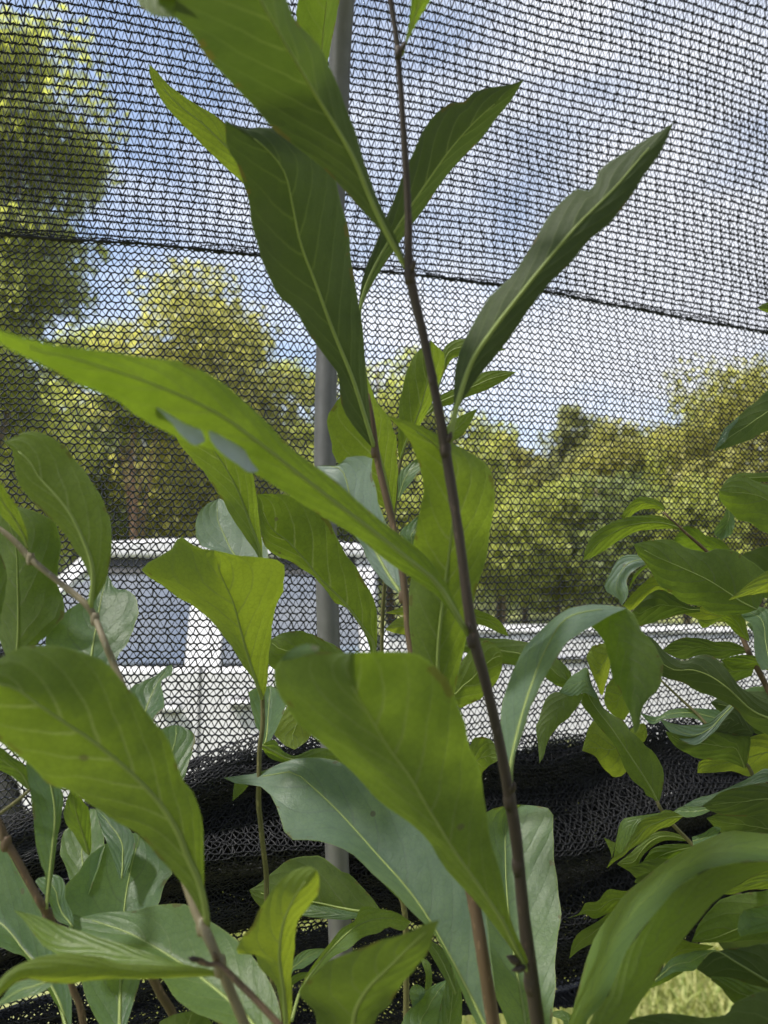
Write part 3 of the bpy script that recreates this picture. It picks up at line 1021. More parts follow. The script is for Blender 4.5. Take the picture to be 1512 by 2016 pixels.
root = thing('frame_pipe', (float(P[-1][0]), float(P[-1][1]), 0), 'upright grey metal pipe of the shade house frame, standing against the net', 'pipe')
v, f = tube(P, 0.0112, 20)
link_mesh('pipe', v, f, M_POLE, root)

# ------------------------------------------------------------------ saplings
def sapling(name, loc, label, group='young saplings in the shade house'):
    return thing(name, tuple(loc), label, 'sapling', group)


def stem(root, pts, mat, sides=10, name='stem'):
    """pts: (px, py, depth, width px)"""
    a = np.array(pts, float)
    P3 = at_depth(a[:, 0], a[:, 1], a[:, 2])
    rad = a[:, 3] * 0.5 * a[:, 2] / F * (0.79 if name == 'stem' else 1.0)
    n = max(12, len(pts) * 5)
    Q = resample(np.c_[P3, rad], n)
    q = Q[:, 3] * (1 + rng.normal(0, 0.025, n))
    v, f = tube(Q[:, :3], q, sides)
    return link_mesh(name, v, f, mat, root)


def node_scar(root, px, py, z, w, mat):
    """swollen node with its leaf scar, round the stem"""
    p = at_depth(px, py, z)
    r = w * 0.5 * z / F
    path = [p + np.array((0.0, 0.0, k)) * r for k in (-1.6, -0.9, -0.2, 0.5, 1.2)]
    v, f = tube(path, np.array((0.70, 0.88, 0.98, 0.90, 0.70)) * r, 10)
    link_mesh('node', v, f, mat, root)


def bud(root, px, py, z, dx, dy, size, mat):
    """small pointed bud in a leaf axil; dx, dy where it points in the view, size in metres"""
    p = at_depth(px, py, z)
    d = np.array((dx, -0.3, -dy), float)
    d /= np.linalg.norm(d)
    path = [p + d * size * t for t in (-0.3, 0.0, 0.35, 0.7, 1.0)]
    v, f = tube(path, np.array((0.16, 0.30, 0.34, 0.2, 0.04)) * size, 8)
    link_mesh('bud', v, f, mat, root)


def down_to_ground(root, px, py, z, w, mat):
    p = at_depth(px, py, z)
    r = w * 0.5 * z / F
    pts = [p + np.array((0, 0, 0.002)), p + np.array((0.004, 0, -0.1)), np.array((p[0] + 0.01, p[1] + 0.01, 0.4)), np.array((p[0], p[1], -0.02))]
    P = resample(pts, 14)
    v, f = tube(P, np.linspace(r, r * 1.35, 14), 9)
    return link_mesh('stem', v, f, mat, root)


def strip_mesh(A, B, M, zb, zt, face, tilt, camber, wav, zA, zB, n, m):
    A, B = resample(A, n), resample(B, n)
    u = np.linspace(0, 1, n)
    wd = (A - B) * (np.sin(u * math.pi) ** 0.7)[:, None]      # slightly uneven margins
    pa, pb = rng.uniform(0, 6, 2)
    A = A + wd * (0.012 * np.sin(u * 31 + pa) + 0.008 * np.sin(u * 57 + pb))[:, None]
    B = B - wd * (0.012 * np.sin(u * 29 + pb) + 0.008 * np.sin(u * 53 + pa))[:, None]
    M = resample(M, n) if M is not None else 0.5 * (A + B)
    u = np.linspace(0, 1, n)
    zm = zb + (zt - zb) * u if not isinstance(zb, (list, tuple)) else np.interp(u, np.linspace(0, 1, len(zb)), zb)
    hw = 0.5 * np.linalg.norm(A - B, axis=1) * zm / F
    ab = float(np.mean(B[:, 1] - A[:, 1]) / (np.mean(np.linalg.norm(A - B, axis=1)) + 1e-6))   # +1: edge A lies above edge B
    tilt = tilt + (-0.75 if face == 'T' else 0.35) * ab
    ph = rng.uniform(0, 6, 3)
    sarr = np.linspace(-1, 1, 2 * m + 1)
    V = np.zeros((n, 2 * m + 1, 3))
    UV = np.zeros((n, 2 * m + 1, 2))
    for k, s in enumerate(sarr):
        E = A if s < 0 else B
        a = abs(s)
        xy = M + (E - M) * a
        rip = hw * wav * (np.sin(u * 11 + ph[0] + (2 if s > 0 else 0)) + 0.5 * np.sin(u * 23 + ph[1])) * a ** 2
        if zA is not None:
            eA = np.interp(u, np.linspace(0, 1, len(zA)), zA)
            eB = np.interp(u, np.linspace(0, 1, len(zB)), zB)
            ze = eA if s < 0 else eB
            z = (zm + (ze - zm) * a) + rip * 0.3 + camber * hw * (a ** 2 - a) * 0.6
        else:
            z = zm + hw * (tilt * s + camber * a ** 1.6) + rip
        V[:, k] = at_depth(xy[:, 0], xy[:, 1], z)
        UV[:, k, 0] = u
        UV[:, k, 1] = 0.5 + 0.5 * s
    i = np.arange(n * (2 * m + 1)).reshape(n, 2 * m + 1)
    Fc = np.stack((i[:-1, :-1], i[1:, :-1], i[1:, 1:], i[:-1, 1:]), -1).reshape(-1, 4)
    VV = V.reshape(-1, 3)
    q = VV[Fc]
    nr = np.cross(q[:, 2] - q[:, 0], q[:, 3] - q[:, 1])
    view = EYE - q.mean(1)
    facing = np.sum(np.einsum('ij,ij->i', nr, view / np.linalg.norm(view, axis=1)[:, None]))
    if (facing > 0) != (face == 'T'):
        Fc = Fc[:, ::-1]
    return VV, Fc, UV.reshape(-1, 2), V[:, m], hw


def leaf(root, face, z, A, B, M=None, young=0.0, folds=(), tilt=None, camber=None, wav=0.07, extra=(), zA=None, zB=None, rib=True, label=None, ribw=1.0, bloom=0.0, lv=None, thick=0.0):
    """One blade. A and B are its two edges and M its midrib, from base to tip; z = (base depth, tip depth)."""
    L = np.sum(np.linalg.norm(np.diff(np.array(M if M is not None else A, float), axis=0), axis=1))
    n, m = (34, 7) if L > 330 else ((24, 5) if L > 150 else (15, 4))
    if tilt is None: tilt = rng.uniform(-0.35, 0.35)
    if camber is None: camber = rng.uniform(0.10, 0.40) * (1 if face == 'U' else -1)
    if isinstance(z, (int, float)): z = (z, z)
    zb, zt = (list(z), None) if len(z) > 2 else z
    if not extra and zA is None:
        # upper sides look up and lower sides down: a rising blade leans away when its upper side shows, over us when its lower side does
        b, t = np.array(A[0], float), np.array(A[-1], float)
        zr = z[-1]
        d = (b[1] - t[1]) * zr / F * (0.45 if face == 'T' else -0.22)
        d = float(np.clip(d, -0.07, 0.11))
        lim = float((net_point(t[0], t[1]) - EYE) @ FWD) - 0.05
        if zr + d > lim: d = max(0.0, lim - zr)
        if isinstance(zb, list):
            zb = [a + d * k / (len(zb) - 1) for k, a in enumerate(zb)]
        else:
            zt = zt + d
    v, fc, uv, midline, hw = strip_mesh(A, B, M, zb, zt, face, tilt, camber, wav, zA, zB, n, m)
    Vs, Fs, Us = [v], [fc], [uv]
    k = len(v)
    for e in extra:
        v2, f2, uv2, _, _ = strip_mesh(e['A'], e['B'], e.get('M'), *(e['z'] if len(e['z']) == 2 else (list(e['z']), None)), e['face'], e.get('tilt', 0), e.get('camber', 0.1), 0.04, e.get('zA'), e.get('zB'), 16, 4)
        Vs.append(v2); Fs.append(f2 + k); Us.append(uv2)
        k += len(v2)
    o = link_mesh('leaf', np.vstack(Vs), np.vstack(Fs), M_LEAF, root, uv=np.vstack(Us))
    o['young'] = float(young)
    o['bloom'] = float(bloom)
    o['thick'] = float(thick)
    o['light_veins'] = float(lv if lv is not None else (0.9 if 0.15 < young < 0.5 else 0.15))
    o['veins'] = float(min(11.0, max(4.5, np.sum(np.linalg.norm(np.diff(midline, axis=0), axis=1)) / 0.021)))
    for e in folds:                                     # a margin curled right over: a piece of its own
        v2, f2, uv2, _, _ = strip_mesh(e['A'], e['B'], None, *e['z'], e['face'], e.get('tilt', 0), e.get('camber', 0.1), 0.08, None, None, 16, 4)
        c = link_mesh('curled_margin', v2, f2, M_SKY_SHEEN, o, uv=uv2)
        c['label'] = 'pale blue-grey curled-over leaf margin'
    if label: o['label'] = label
    if rib and L > 60:
        ln = np.sum(np.linalg.norm(np.diff(midline, axis=0), axis=1))
        r0 = min(0.0015, 0.0075 * ln + 0.0003) * ribw
        nn = int(len(midline) * 0.93)
        vv, ff = tube(midline[:nn], np.linspace(r0, r0 * 0.22, nn), 6)
        pl = parent_loc(o)
        link_mesh('midrib', vv, ff, M_RIB, o)
    return o



# ---- 1. main sapling: tall dark stem right of centre, closest to the lens
S1 = sapling('sapling', at_depth(1062, 2040, .40) * np.array((1, 1, 0)), 'tallest sapling, its thin dark stem crossing the whole view right of the pipe')
stem(S1, [(760, -60, .385, 14), (772, 20, .388, 14), (783, 100, .39, 15), (797, 300, .395, 17), (804, 430, .398, 19), (807, 540, .40, 25), (838, 680, .40, 22), (858, 780, .40, 23), (876, 880, .40, 27), (903, 1050, .40, 25), (920, 1180, .40, 26), (932, 1255, .40, 30), (955, 1340, .40, 27), (983, 1460, .40, 27), (1003, 1570, .40, 30), (1016, 1650, .40, 29), (1031, 1800, .40, 31), (1047, 1930, .40, 36), (1062, 2040, .40, 35)], M_BARK_DARK)
down_to_ground(S1, 1062, 2040, .40, 35, M_BARK_DARK)
for a in ((807, 541, .40, 25), (877, 882, .40, 25), (931, 1254, .40, 27), (1003, 1572, .40, 27), (1046, 1930, .40, 32), (784, 102, .389, 17), (1020, 1700, .40, 27), (852, 745, .40, 19)):
    node_scar(S1, *a, M_BARK_DARK)
bud(S1, 812, 528, .395, .3, -1, .0045, M_BARK_DARK)
bud(S1, 884, 866, .395, .3, -1, .0045, M_BARK_DARK)
bud(S1, 927, 1240, .395, -.3, -1, .0045, M_BARK_DARK)
bud(S1, 1008, 1556, .395, .3, -1, .005, M_BARK_DARK)
bud(S1, 1018, 1893, .395, -.8, -.5, .007, M_BARK_DARK)
bud(S1, 1028, 1905, .395, -.9, .1, .006, M_BARK_DARK)
bud(S1, 792, 96, .385, .5, -1, .004, M_BARK_DARK)
leaf(S1, 'U', (.405, .385, .27), # big blade at the top
     [(803, 532), (775, 500), (756, 464), (700, 400), (645, 340), (590, 295), (530, 245), (475, 185), (425, 130), (380, 75), (345, 35), (300, -20), (320, -110), (400, -170)],
     [(806, 532), (790, 492), (772, 450), (756, 420), (735, 370), (715, 310), (690, 235), (665, 165), (632, 100), (582, 35), (555, -20), (500, -110), (400, -170)],
     [(804, 532), (778, 490), (735, 405), (690, 300), (620, 185), (555, 75), (500, -20), (440, -110), (400, -170)], wav=.05, tilt=.2, thick=.8)
leaf(S1, 'U', (.40, .41, .43), # right, dark, notched
     [(884, 872), (887, 835), (893, 790), (895, 740), (905, 690), (930, 640), (960, 590), (1000, 550), (1030, 510), (1060, 460), (1085, 420), (1110, 390), (1140, 370), (1168, 377), (1174, 355), (1180, 335), (1205, 315), (1230, 300), (1270, 275), (1300, 258), (1327, 240)],
     [(887, 872), (894, 830), (905, 800), (940, 745), (985, 690), (1020, 640), (1050, 600), (1080, 560), (1120, 520), (1160, 475), (1200, 440), (1240, 390), (1265, 350), (1295, 310), (1315, 270), (1327, 240)],
     [(885, 872), (892, 830), (905, 780), (930, 710), (970, 650), (1020, 585), (1080, 510), (1140, 440), (1210, 370), (1270, 300), (1327, 240)], tilt=-.55, camber=.5, wav=.04, thick=.95)
leaf(S1, 'U', (.40, .37, .33, .27), # long left blade
     [(924, 1252), (905, 1205), (880, 1150), (846, 1103), (797, 1060), (757, 1031), (714, 994), (665, 951), (615, 915), (565, 875), (519, 822), (466, 779), (420, 742), (360, 712), (290, 704), (220, 694), (140, 684), (60, 668), (-40, 636)],
     [(926, 1256), (900, 1224), (863, 1175), (813, 1140), (764, 1107), (717, 1067), (665, 1034), (612, 1004), (560, 970), (509, 935), (450, 905), (400, 878), (360, 868), (320, 847), (270, 817), (220, 782), (165, 762), (110, 732), (60, 707), (0, 677), (-40, 640)],
     [(925, 1254), (900, 1212), (860, 1148), (800, 1098), (740, 1050), (665, 993), (590, 935), (510, 872), (430, 815), (340, 772), (240, 735), (140, 705), (60, 685), (-40, 638)], tilt=.15, wav=.05, young=.12,
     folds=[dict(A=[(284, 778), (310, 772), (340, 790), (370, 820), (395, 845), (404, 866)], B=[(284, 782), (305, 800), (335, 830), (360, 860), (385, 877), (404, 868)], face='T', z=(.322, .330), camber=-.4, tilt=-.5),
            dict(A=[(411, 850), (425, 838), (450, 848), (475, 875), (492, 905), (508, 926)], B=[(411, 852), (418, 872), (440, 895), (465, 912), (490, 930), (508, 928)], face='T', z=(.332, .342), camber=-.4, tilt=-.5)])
leaf(S1, 'U', (.40, .36, .31), # large centre blade
     [(1044, 1926), (1030, 1907), (1005, 1866), (956, 1800), (906, 1742), (871, 1702), (840, 1650), (780, 1602), (731, 1560), (691, 1518), (648, 1480), (612, 1444), (572, 1404), (547, 1368), (537, 1331), (543, 1305), (559, 1292), (600, 1283), (665, 1285), (700, 1284)],
     [(1048, 1926), (1040, 1890), (1026, 1860), (1006, 1812), (991, 1744), (971, 1669), (956, 1594), (941, 1509), (921, 1444), (900, 1388), (880, 1338), (856, 1308), (827, 1290), (797, 1283), (760, 1283), (731, 1283), (700, 1284)],
     [(1046, 1926), (1022, 1880), (990, 1815), (940, 1740), (890, 1668), (840, 1586), (803, 1523), (777, 1490), (747, 1444), (717, 1391), (690, 1345), (690, 1284)], tilt=-.2, camber=.3, wav=.05, young=.15, lv=.5, ribw=.8,
     extra=[dict(A=[(552, 1300), (572, 1280), (600, 1268), (628, 1272)], B=[(552, 1302), (575, 1298), (602, 1290), (628, 1284)], face='T', z=(.312, .312), camber=.4)])
leaf(S1, 'T', (.40, .42, .44, .445), # arching right blade, near half seen from above
     [(1003, 1572), (1000, 1540), (990, 1480), (985, 1420), (993, 1370), (1010, 1320), (1035, 1272), (1070, 1235), (1100, 1210), (1130, 1195), (1160, 1190), (1200, 1192), (1232, 1197)],
     [(1007, 1572), (1010, 1500), (1030, 1440), (1050, 1380), (1075, 1330), (1095, 1300), (1110, 1270), (1130, 1255), (1165, 1234), (1200, 1212), (1232, 1198)],
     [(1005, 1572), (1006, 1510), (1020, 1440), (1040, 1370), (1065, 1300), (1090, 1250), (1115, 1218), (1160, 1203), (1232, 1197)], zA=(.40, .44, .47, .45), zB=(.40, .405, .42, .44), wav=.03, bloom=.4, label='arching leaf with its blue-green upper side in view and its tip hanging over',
     extra=[dict(A=[(1232, 1197), (1254, 1214), (1257, 1232), (1275, 1255), (1292, 1275), (1305, 1310), (1300, 1350), (1272, 1382), (1262, 1402), (1260, 1428), (1250, 1445)], B=[(1164, 1234), (1182, 1252), (1195, 1280), (1205, 1330), (1225, 1370), (1240, 1405), (1250, 1445)], M=[(1200, 1212), (1222, 1250), (1240, 1300), (1252, 1365), (1250, 1445)], face='U', z=(.445, .43), tilt=.3, camber=.35)])
leaf(S1, 'U', (.47, .46, .43), # wilted pale blade behind the stem
     [(868, 1470), (840, 1380), (812, 1290), (806, 1200), (811, 1100), (827, 1000), (834, 950), (818, 895), (797, 855), (763, 820)],
     [(872, 1470), (890, 1390), (908, 1300), (932, 1190), (955, 1100), (970, 1020), (975, 972), (962, 922), (930, 893), (880, 866), (828, 838), (763, 818)],
     [(870, 1470), (866, 1380), (862, 1290), (872, 1180), (885, 1080), (893, 985), (885, 920), (850, 870), (763, 819)], young=.3, lv=.6, tilt=.1, camber=.3, wav=.16, label='pale wilted leaf with a drooping tip')
leaf(S1, 'U', (.39, .37), [(790, 112), (797, 82), (806, 40), (810, -10), (815, -60), (850, -110)], [(793, 112), (803, 80), (821, 45), (846, 2), (866, -40), (850, -110)])
leaf(S1, 'U', (.31, .29), [(250, -40), (268, 0), (285, 20), (310, 33), (346, 36)], [(340, -60), (345, 0), (340, 20), (346, 34)], young=.1, rib=False)

# ---- 2. second sapling: reddish brown stem leaning beside the main one
S2 = sapling('sapling', at_depth(975, 2040, .43) * np.array((1, 1, 0)), 'sapling with a reddish brown stem slanting just left of the dark main stem')
stem(S2, [(724, 775, .49, 9), (734, 835, .49, 15), (742, 900, .49, 17), (758, 970, .487, 18), (773, 1030, .485, 18), (788, 1100, .48, 19), (799, 1180, .475, 19), (808, 1270, .47, 20), (850, 1470, .455, 24), (900, 1660, .44, 28), (931, 1770, .435, 31), (950, 1880, .43, 33), (975, 2040, .43, 36)], M_BARK)
down_to_ground(S2, 975, 2040, .43, 36, M_BARK)
for a in ((738, 888, .49, 17), (793, 1174, .478, 18), (868, 1550, .45, 22)):
    node_scar(S2, *a, M_BARK)
leaf(S2, 'U', (.53, .50), [(632, 150), (604, 85), (583, 35), (588, 0), (598, -60)], [(640, 150), (657, 60), (668, 0), (664, -60), (598, -62)], [(636, 150), (634, 90), (640, 30), (640, -20), (598, -61)], thick=.4, tilt=.4)
leaf(S2, 'U', (.49, .47, .44),
     [(736, 885), (715, 862), (693, 835), (674, 802), (668, 765), (664, 735), (640, 700), (610, 660), (578, 610), (550, 580), (522, 530), (505, 480), (490, 400), (465, 320), (447, 290), (443, 238)],
     [(740, 885), (731, 840), (727, 800), (722, 740), (715, 660), (700, 560), (683, 450), (668, 380), (650, 320), (610, 280), (560, 258), (520, 250), (480, 254), (462, 246), (443, 236)],
     [(738, 885), (718, 820), (692, 740), (655, 650), (622, 560), (592, 480), (575, 400), (558, 335), (510, 280), (443, 238)], tilt=.25, camber=.35, thick=.95, lv=0, wav=.05, label='broad dark leaf hanging beside the pipe')
leaf(S2, 'U', (.50, .52, .50),
     [(733, 860), (712, 720), (706, 620), (709, 575), (716, 540), (735, 490), (757, 435), (777, 390), (800, 330), (818, 288), (842, 243), (880, 206), (915, 200), (926, 185), (960, 172), (1000, 168), (1031, 156)],
     [(735, 860), (714, 720), (710, 622), (722, 580), (748, 535), (785, 480), (812, 440), (850, 390), (880, 345), (920, 300), (950, 270), (980, 230), (1005, 200), (1031, 157)],
     [(734, 860), (713, 720), (708, 622), (716, 575), (742, 515), (790, 435), (840, 360), (890, 290), (945, 230), (1031, 157)], tilt=.3, wav=.05, thick=.95)
leaf(S2, 'U', (.52, .56, .54), [(655, 640), (600, 500), (520, 405), (450, 335), (390, 277), (345, 230), (320, 200), (297, 155), (293, 126)],
     [(660, 640), (640, 480), (570, 345), (500, 295), (450, 250), (420, 225), (370, 195), (330, 165), (304, 135), (293, 126)], young=.5, lv=0)
leaf(S2, 'T', (.48, .50, .505),
     [(790, 1172), (770, 1158), (750, 1140), (727, 1107), (712, 1075), (690, 1040), (655, 970), (632, 935), (624, 918)],
     [(793, 1172), (787, 1120), (765, 1040), (744, 990), (741, 961), (731, 928), (733, 903), (711, 897), (678, 901), (668, 917), (645, 916), (624, 917)],
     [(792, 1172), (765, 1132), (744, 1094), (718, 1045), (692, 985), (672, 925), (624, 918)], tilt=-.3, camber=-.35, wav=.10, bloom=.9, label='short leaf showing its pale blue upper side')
leaf(S2, 'T', (.43, .49, .56),
     [(990, 2090), (978, 1980), (968, 1890), (955, 1800), (920, 1715), (850, 1640), (780, 1580), (740, 1548), (698, 1519), (665, 1499), (640, 1491), (615, 1489), (565, 1498), (509, 1521), (470, 1527), (441, 1531)],
     [(984, 2090), (940, 2020), (900, 1930), (863, 1850), (830, 1812), (780, 1765), (731, 1716), (690, 1678), (651, 1662), (612, 1656), (569, 1649), (552, 1610), (536, 1570), (512, 1548), (466, 1543), (441, 1532)],
     [(987, 2090), (940, 1990), (883, 1880), (840, 1804), (797, 1744), (747, 1688), (698, 1632), (658, 1589), (612, 1546), (575, 1520), (520, 1528), (441, 1531)], tilt=-.25, camber=-.3, wav=.06, bloom=.4, label='broad blue-green leaf seen from above, tip pointing left',
     extra=[dict(A=[(462, 1541), (459, 1558), (458, 1576)], B=[(490, 1546), (478, 1560), (458, 1577)], face='U', z=(.56, .56)),
            dict(A=[(645, 1658), (690, 1678), (731, 1716), (780, 1765), (830, 1812)], B=[(645, 1660), (684, 1662), (735, 1693), (790, 1745), (832, 1800)], face='U', z=(.53, .475))])
leaf(S2, 'T', (.46, .50, .54),
     [(1035, 2110), (1000, 2020), (950, 1900), (928, 1800), (930, 1700), (950, 1610), (978, 1590), (1026, 1584)],
     [(1045, 2110), (1082, 2040), (1091, 1969), (1093, 1919), (1096, 1869), (1101, 1819), (1103, 1769), (1096, 1724), (1089, 1684), (1090, 1644), (1089, 1602), (1071, 1589), (1026, 1584)],
     [(1040, 2110), (1031, 1994), (1016, 1904), (1001, 1794), (995, 1694), (998, 1614), (1026, 1585)], tilt=.2, camber=-.25, wav=.05, bloom=.15, young=.15, label='broad pale green leaf standing upright behind the two stems')

# ---- 3. thin green sapling left of the pipe
S3 = sapling('sapling', at_depth(545, 2050, .56) * np.array((1, 1, 0)), 'slender olive-green sapling in front of the cab, left of the pipe')
stem(S3, [(515, 1330, .545, 8), (517, 1385, .55, 11), (517, 1430, .55, 12), (511, 1475, .55, 12), (510, 1530, .55, 12), (509, 1580, .55, 14), (512, 1610, .55, 13), (517, 1660, .55, 13), (524, 1720, .555, 13), (526, 1790, .555, 13), (535, 1920, .56, 13), (545, 2050, .56, 14)], M_BARK_GREEN)
down_to_ground(S3, 545, 2050, .56, 14, M_BARK_GREEN)
leaf(S3, 'U', (.545, .52, .49),
     [(514, 1374), (502, 1341), (479, 1312), (456, 1273), (423, 1230), (390, 1200), (354, 1177), (314, 1150), (278, 1126), (291, 1111), (331, 1084), (346, 1071), (350, 1050), (360, 1058), (390, 1078), (422, 1083)],
     [(518, 1374), (526, 1344), (531, 1272), (537, 1227), (545, 1192), (556, 1157), (564, 1122), (550, 1104), (525, 1099), (500, 1096), (463, 1093), (422, 1083)],
     [(516, 1376), (496, 1318), (476, 1249), (460, 1189), (443, 1150), (433, 1126), (422, 1084)], young=.55, tilt=-.1, camber=.25, wav=.05, rib=True, label='bright yellow-green leaf with a curled-over square tip')
leaf(S3, 'U', (.57, .53),
     [(514, 1100), (500, 1082), (465, 1032), (430, 972), (405, 935), (380, 905), (352, 872), (340, 830)],
     [(517, 1100), (515, 1062), (507, 997), (500, 942), (480, 900), (440, 850), (400, 815), (340, 828)],
     [(516, 1130), (512, 1085), (492, 1030), (470, 970), (440, 915), (400, 865), (340, 829)], young=.3, tilt=-.45, camber=.4)
leaf(S3, 'T', (.60, .62), [(500, 1140), (463, 1096), (430, 1086), (405, 1078), (393, 1072), (384, 1038), (388, 1018), (403, 995), (430, 982)],
     [(530, 1150), (529, 1100), (522, 1070), (500, 1030), (470, 995), (430, 981)], [(515, 1150), (463, 1094), (440, 1050), (428, 1020), (430, 982)], young=.2, bloom=.7, label='round pale leaf marked with fine yellow veins')
leaf(S3, 'U', (.62, .60), [(733, 1300), (724, 1262), (707, 1224), (684, 1197), (661, 1187), (648, 1172), (631, 1150), (612, 1130), (572, 1107), (539, 1090), (519, 1070), (511, 1031), (506, 974)],
     [(738, 1300), (742, 1272), (743, 1239), (741, 1199), (734, 1176), (721, 1150), (701, 1118), (681, 1092), (665, 1060), (645, 1024), (605, 990), (572, 976), (532, 972), (506, 973)],
     [(737, 1300), (735, 1266), (717, 1239), (688, 1199), (665, 1173), (631, 1140), (598, 1100), (565, 1064), (532, 1037), (506, 974)], young=.2, tilt=.1, camber=.2, wav=.03)
leaf(S3, 'T', (.56, .60), [(516, 1475), (511, 1440), (504, 1430), (496, 1398), (490, 1362), (509, 1355), (532, 1350)], [(520, 1475), (530, 1462), (546, 1432), (560, 1398), (565, 1370), (532, 1349)], [(518, 1475), (525, 1450), (528, 1410), (532, 1350)])
leaf(S3, 'U', (.555, .60), [(515, 1470), (526, 1488), (545, 1498), (575, 1505), (620, 1505), (690, 1505)], [(517, 1465), (540, 1456), (555, 1476), (579, 1488), (612, 1476), (645, 1474), (690, 1500)], [(516, 1467), (540, 1480), (580, 1496), (690, 1502)])
leaf(S3, 'U', (.66, .64), [(585, 1370), (556, 1405), (541, 1444), (548, 1456), (562, 1468), (580, 1476)], [(640, 1380), (640, 1410), (620, 1430), (613, 1446), (602, 1461), (580, 1476)], young=1.0, label='small bright yellow leaf hanging in front of the dark folds')
leaf(S3, 'U', (.61, .63), [(690, 1330), (640, 1330), (580, 1325), (540, 1318), (527, 1300), (531, 1262)], [(690, 1300), (666, 1275), (632, 1257), (598, 1243), (560, 1245), (531, 1260)], young=.1)

# ---- 4. left front sapling with the curved pale stem
S4 = sapling('sapling', at_depth(495, 2050, .37) * np.array((1, 1, 0)), 'sapling with a pale olive stem curving from the left edge to the lower middle')
stem(S4, [(-60, 1010, .43, 12), (0, 1042, .43, 13), (35, 1072, .43, 15), (60, 1100, .43, 16), (115, 1145, .425, 15), (170, 1190, .42, 17), (187, 1218, .42, 17), (205, 1262, .41, 16), (228, 1318, .41, 18), (275, 1440, .40, 19), (325, 1600, .39, 21), (374, 1761, .375, 23), (397, 1818, .37, 26), (417, 1860, .365, 24), (433, 1898, .365, 27), (453, 1950, .365, 25), (479, 2010, .365, 25), (497, 2060, .365, 27)], M_BARK_PALE)
down_to_ground(S4, 497, 2060, .365, 26, M_BARK_PALE)
stem(S4, [(386, 1888, .36, 9), (396, 1893, .36, 13), (412, 1899, .36, 9), (433, 1900, .36, 11), (470, 1935, .355, 13), (510, 1975, .35, 13), (560, 2030, .345, 14), (590, 2070, .34, 14)], M_BARK, name='side_shoot')
for a in ((433, 1899, .365, 27), (398, 1820, .37, 25), (187, 1217, .42, 18), (60, 1099, .43, 17)):
    node_scar(S4, *a, M_BARK_PALE)
bud(S4, 428, 1888, .362, -.5, -1, .004, M_BARK)
bud(S4, 386, 1889, .358, -1, -.3, .004, M_BARK_DARK)
leaf(S4, 'U', (.37, .355, .33),
     [(411, 1822), (408, 1790), (402, 1747), (402, 1701), (401, 1663), (397, 1613), (387, 1577), (374, 1550), (360, 1535), (351, 1504), (337, 1474), (317, 1438), (291, 1405), (265, 1365), (231, 1329), (198, 1302), (165, 1284), (116, 1271), (66, 1270), (33, 1279), (0, 1296), (-70, 1345)],
     [(405, 1822), (384, 1779), (367, 1751), (347, 1724), (317, 1693), (291, 1663), (258, 1633), (215, 1607), (165, 1577), (132, 1557), (99, 1541), (66, 1514), (33, 1488), (0, 1460), (-40, 1410), (-70, 1350)],
     [(408, 1822), (403, 1781), (390, 1731), (370, 1689), (351, 1640), (321, 1590), (284, 1547), (238, 1504), (185, 1461), (126, 1422), (76, 1388), (17, 1350), (-70, 1346)], young=.22, lv=1, tilt=-.2, camber=.3, wav=.05, ribw=1.2, label='largest leaf at lower left, yellowish with clear veins')
leaf(S4, 'U', (.42, .43),
     [(176, 1196), (177, 1140), (162, 1104), (145, 1081), (129, 1051), (99, 1022), (63, 985), (43, 965), (31, 932), (27, 900), (22, 883), (7, 870)],
     [(180, 1196), (192, 1172), (208, 1147), (215, 1114), (220, 1081), (220, 1045), (212, 1012), (198, 975), (175, 939), (152, 912), (132, 883), (106, 863), (69, 850), (43, 852), (25, 862), (7, 870)],
     [(178, 1196), (183, 1147), (180, 1107), (165, 1065), (142, 1018), (109, 975), (76, 939), (61, 912), (36, 889), (7, 870)], young=.45, tilt=.2, camber=.3, wav=.05, lv=1, ribw=1.5, label='pale oval leaf with raised veins near the left edge')
leaf(S4, 'U', (.43, .41), [(53, 1080), (43, 1062), (26, 1041), (0, 1012), (-30, 970), (-60, 920)], [(56, 1080), (52, 1045), (36, 1002), (20, 979), (0, 949), (-30, 925), (-60, 918)], young=.35)
leaf(S4, 'U', (.50, .52), [(30, 1330), (70, 1270), (88, 1255), (112, 1232), (128, 1207), (116, 1157), (114, 1114), (120, 1061), (112, 1035), (93, 1018), (60, 1004), (36, 998), (5, 1000)],
     [(26, 1330), (0, 1260), (-30, 1180), (-30, 1100), (-10, 1040), (5, 1000)], [(28, 1330), (36, 1250), (35, 1150), (30, 1070), (5, 1000)], young=.05, tilt=.3, camber=.4)
leaf(S4, 'U', (.47, .48), [(-10, 1320), (2, 1213), (14, 1140), (0, 1088), (-20, 1060)], [(-60, 1320), (-70, 1200), (-60, 1120), (-20, 1060)])
leaf(S4, 'T', (.48, .52), [(168, 1340), (120, 1320), (92, 1290), (93, 1253), (110, 1225), (126, 1210), (149, 1190), (185, 1172), (205, 1150), (212, 1132)],
     [(180, 1340), (210, 1330), (230, 1298), (245, 1273), (265, 1236), (272, 1190), (265, 1172), (248, 1161), (228, 1160), (220, 1145), (212, 1132)], [(174, 1340), (180, 1290), (192, 1220), (200, 1175), (212, 1132)], tilt=.1, label='dark bluish leaf in shade behind the curving stem')
leaf(S4, 'T', (.45, .47), [(262, 1430), (260, 1390), (257, 1355), (281, 1342), (308, 1329), (327, 1312), (338, 1308)], [(300, 1440), (303, 1414), (321, 1395), (323, 1372), (317, 1342), (340, 1326), (338, 1308)], [(280, 1435), (290, 1390), (310, 1345), (338, 1308)])
leaf(S4, 'T', (.47, .49), [(325, 1590), (310, 1540), (300, 1490), (310, 1445), (330, 1430), (347, 1427)], [(340, 1590), (357, 1545), (368, 1514), (378, 1481), (385, 1451), (367, 1434), (347, 1427)], young=.1)
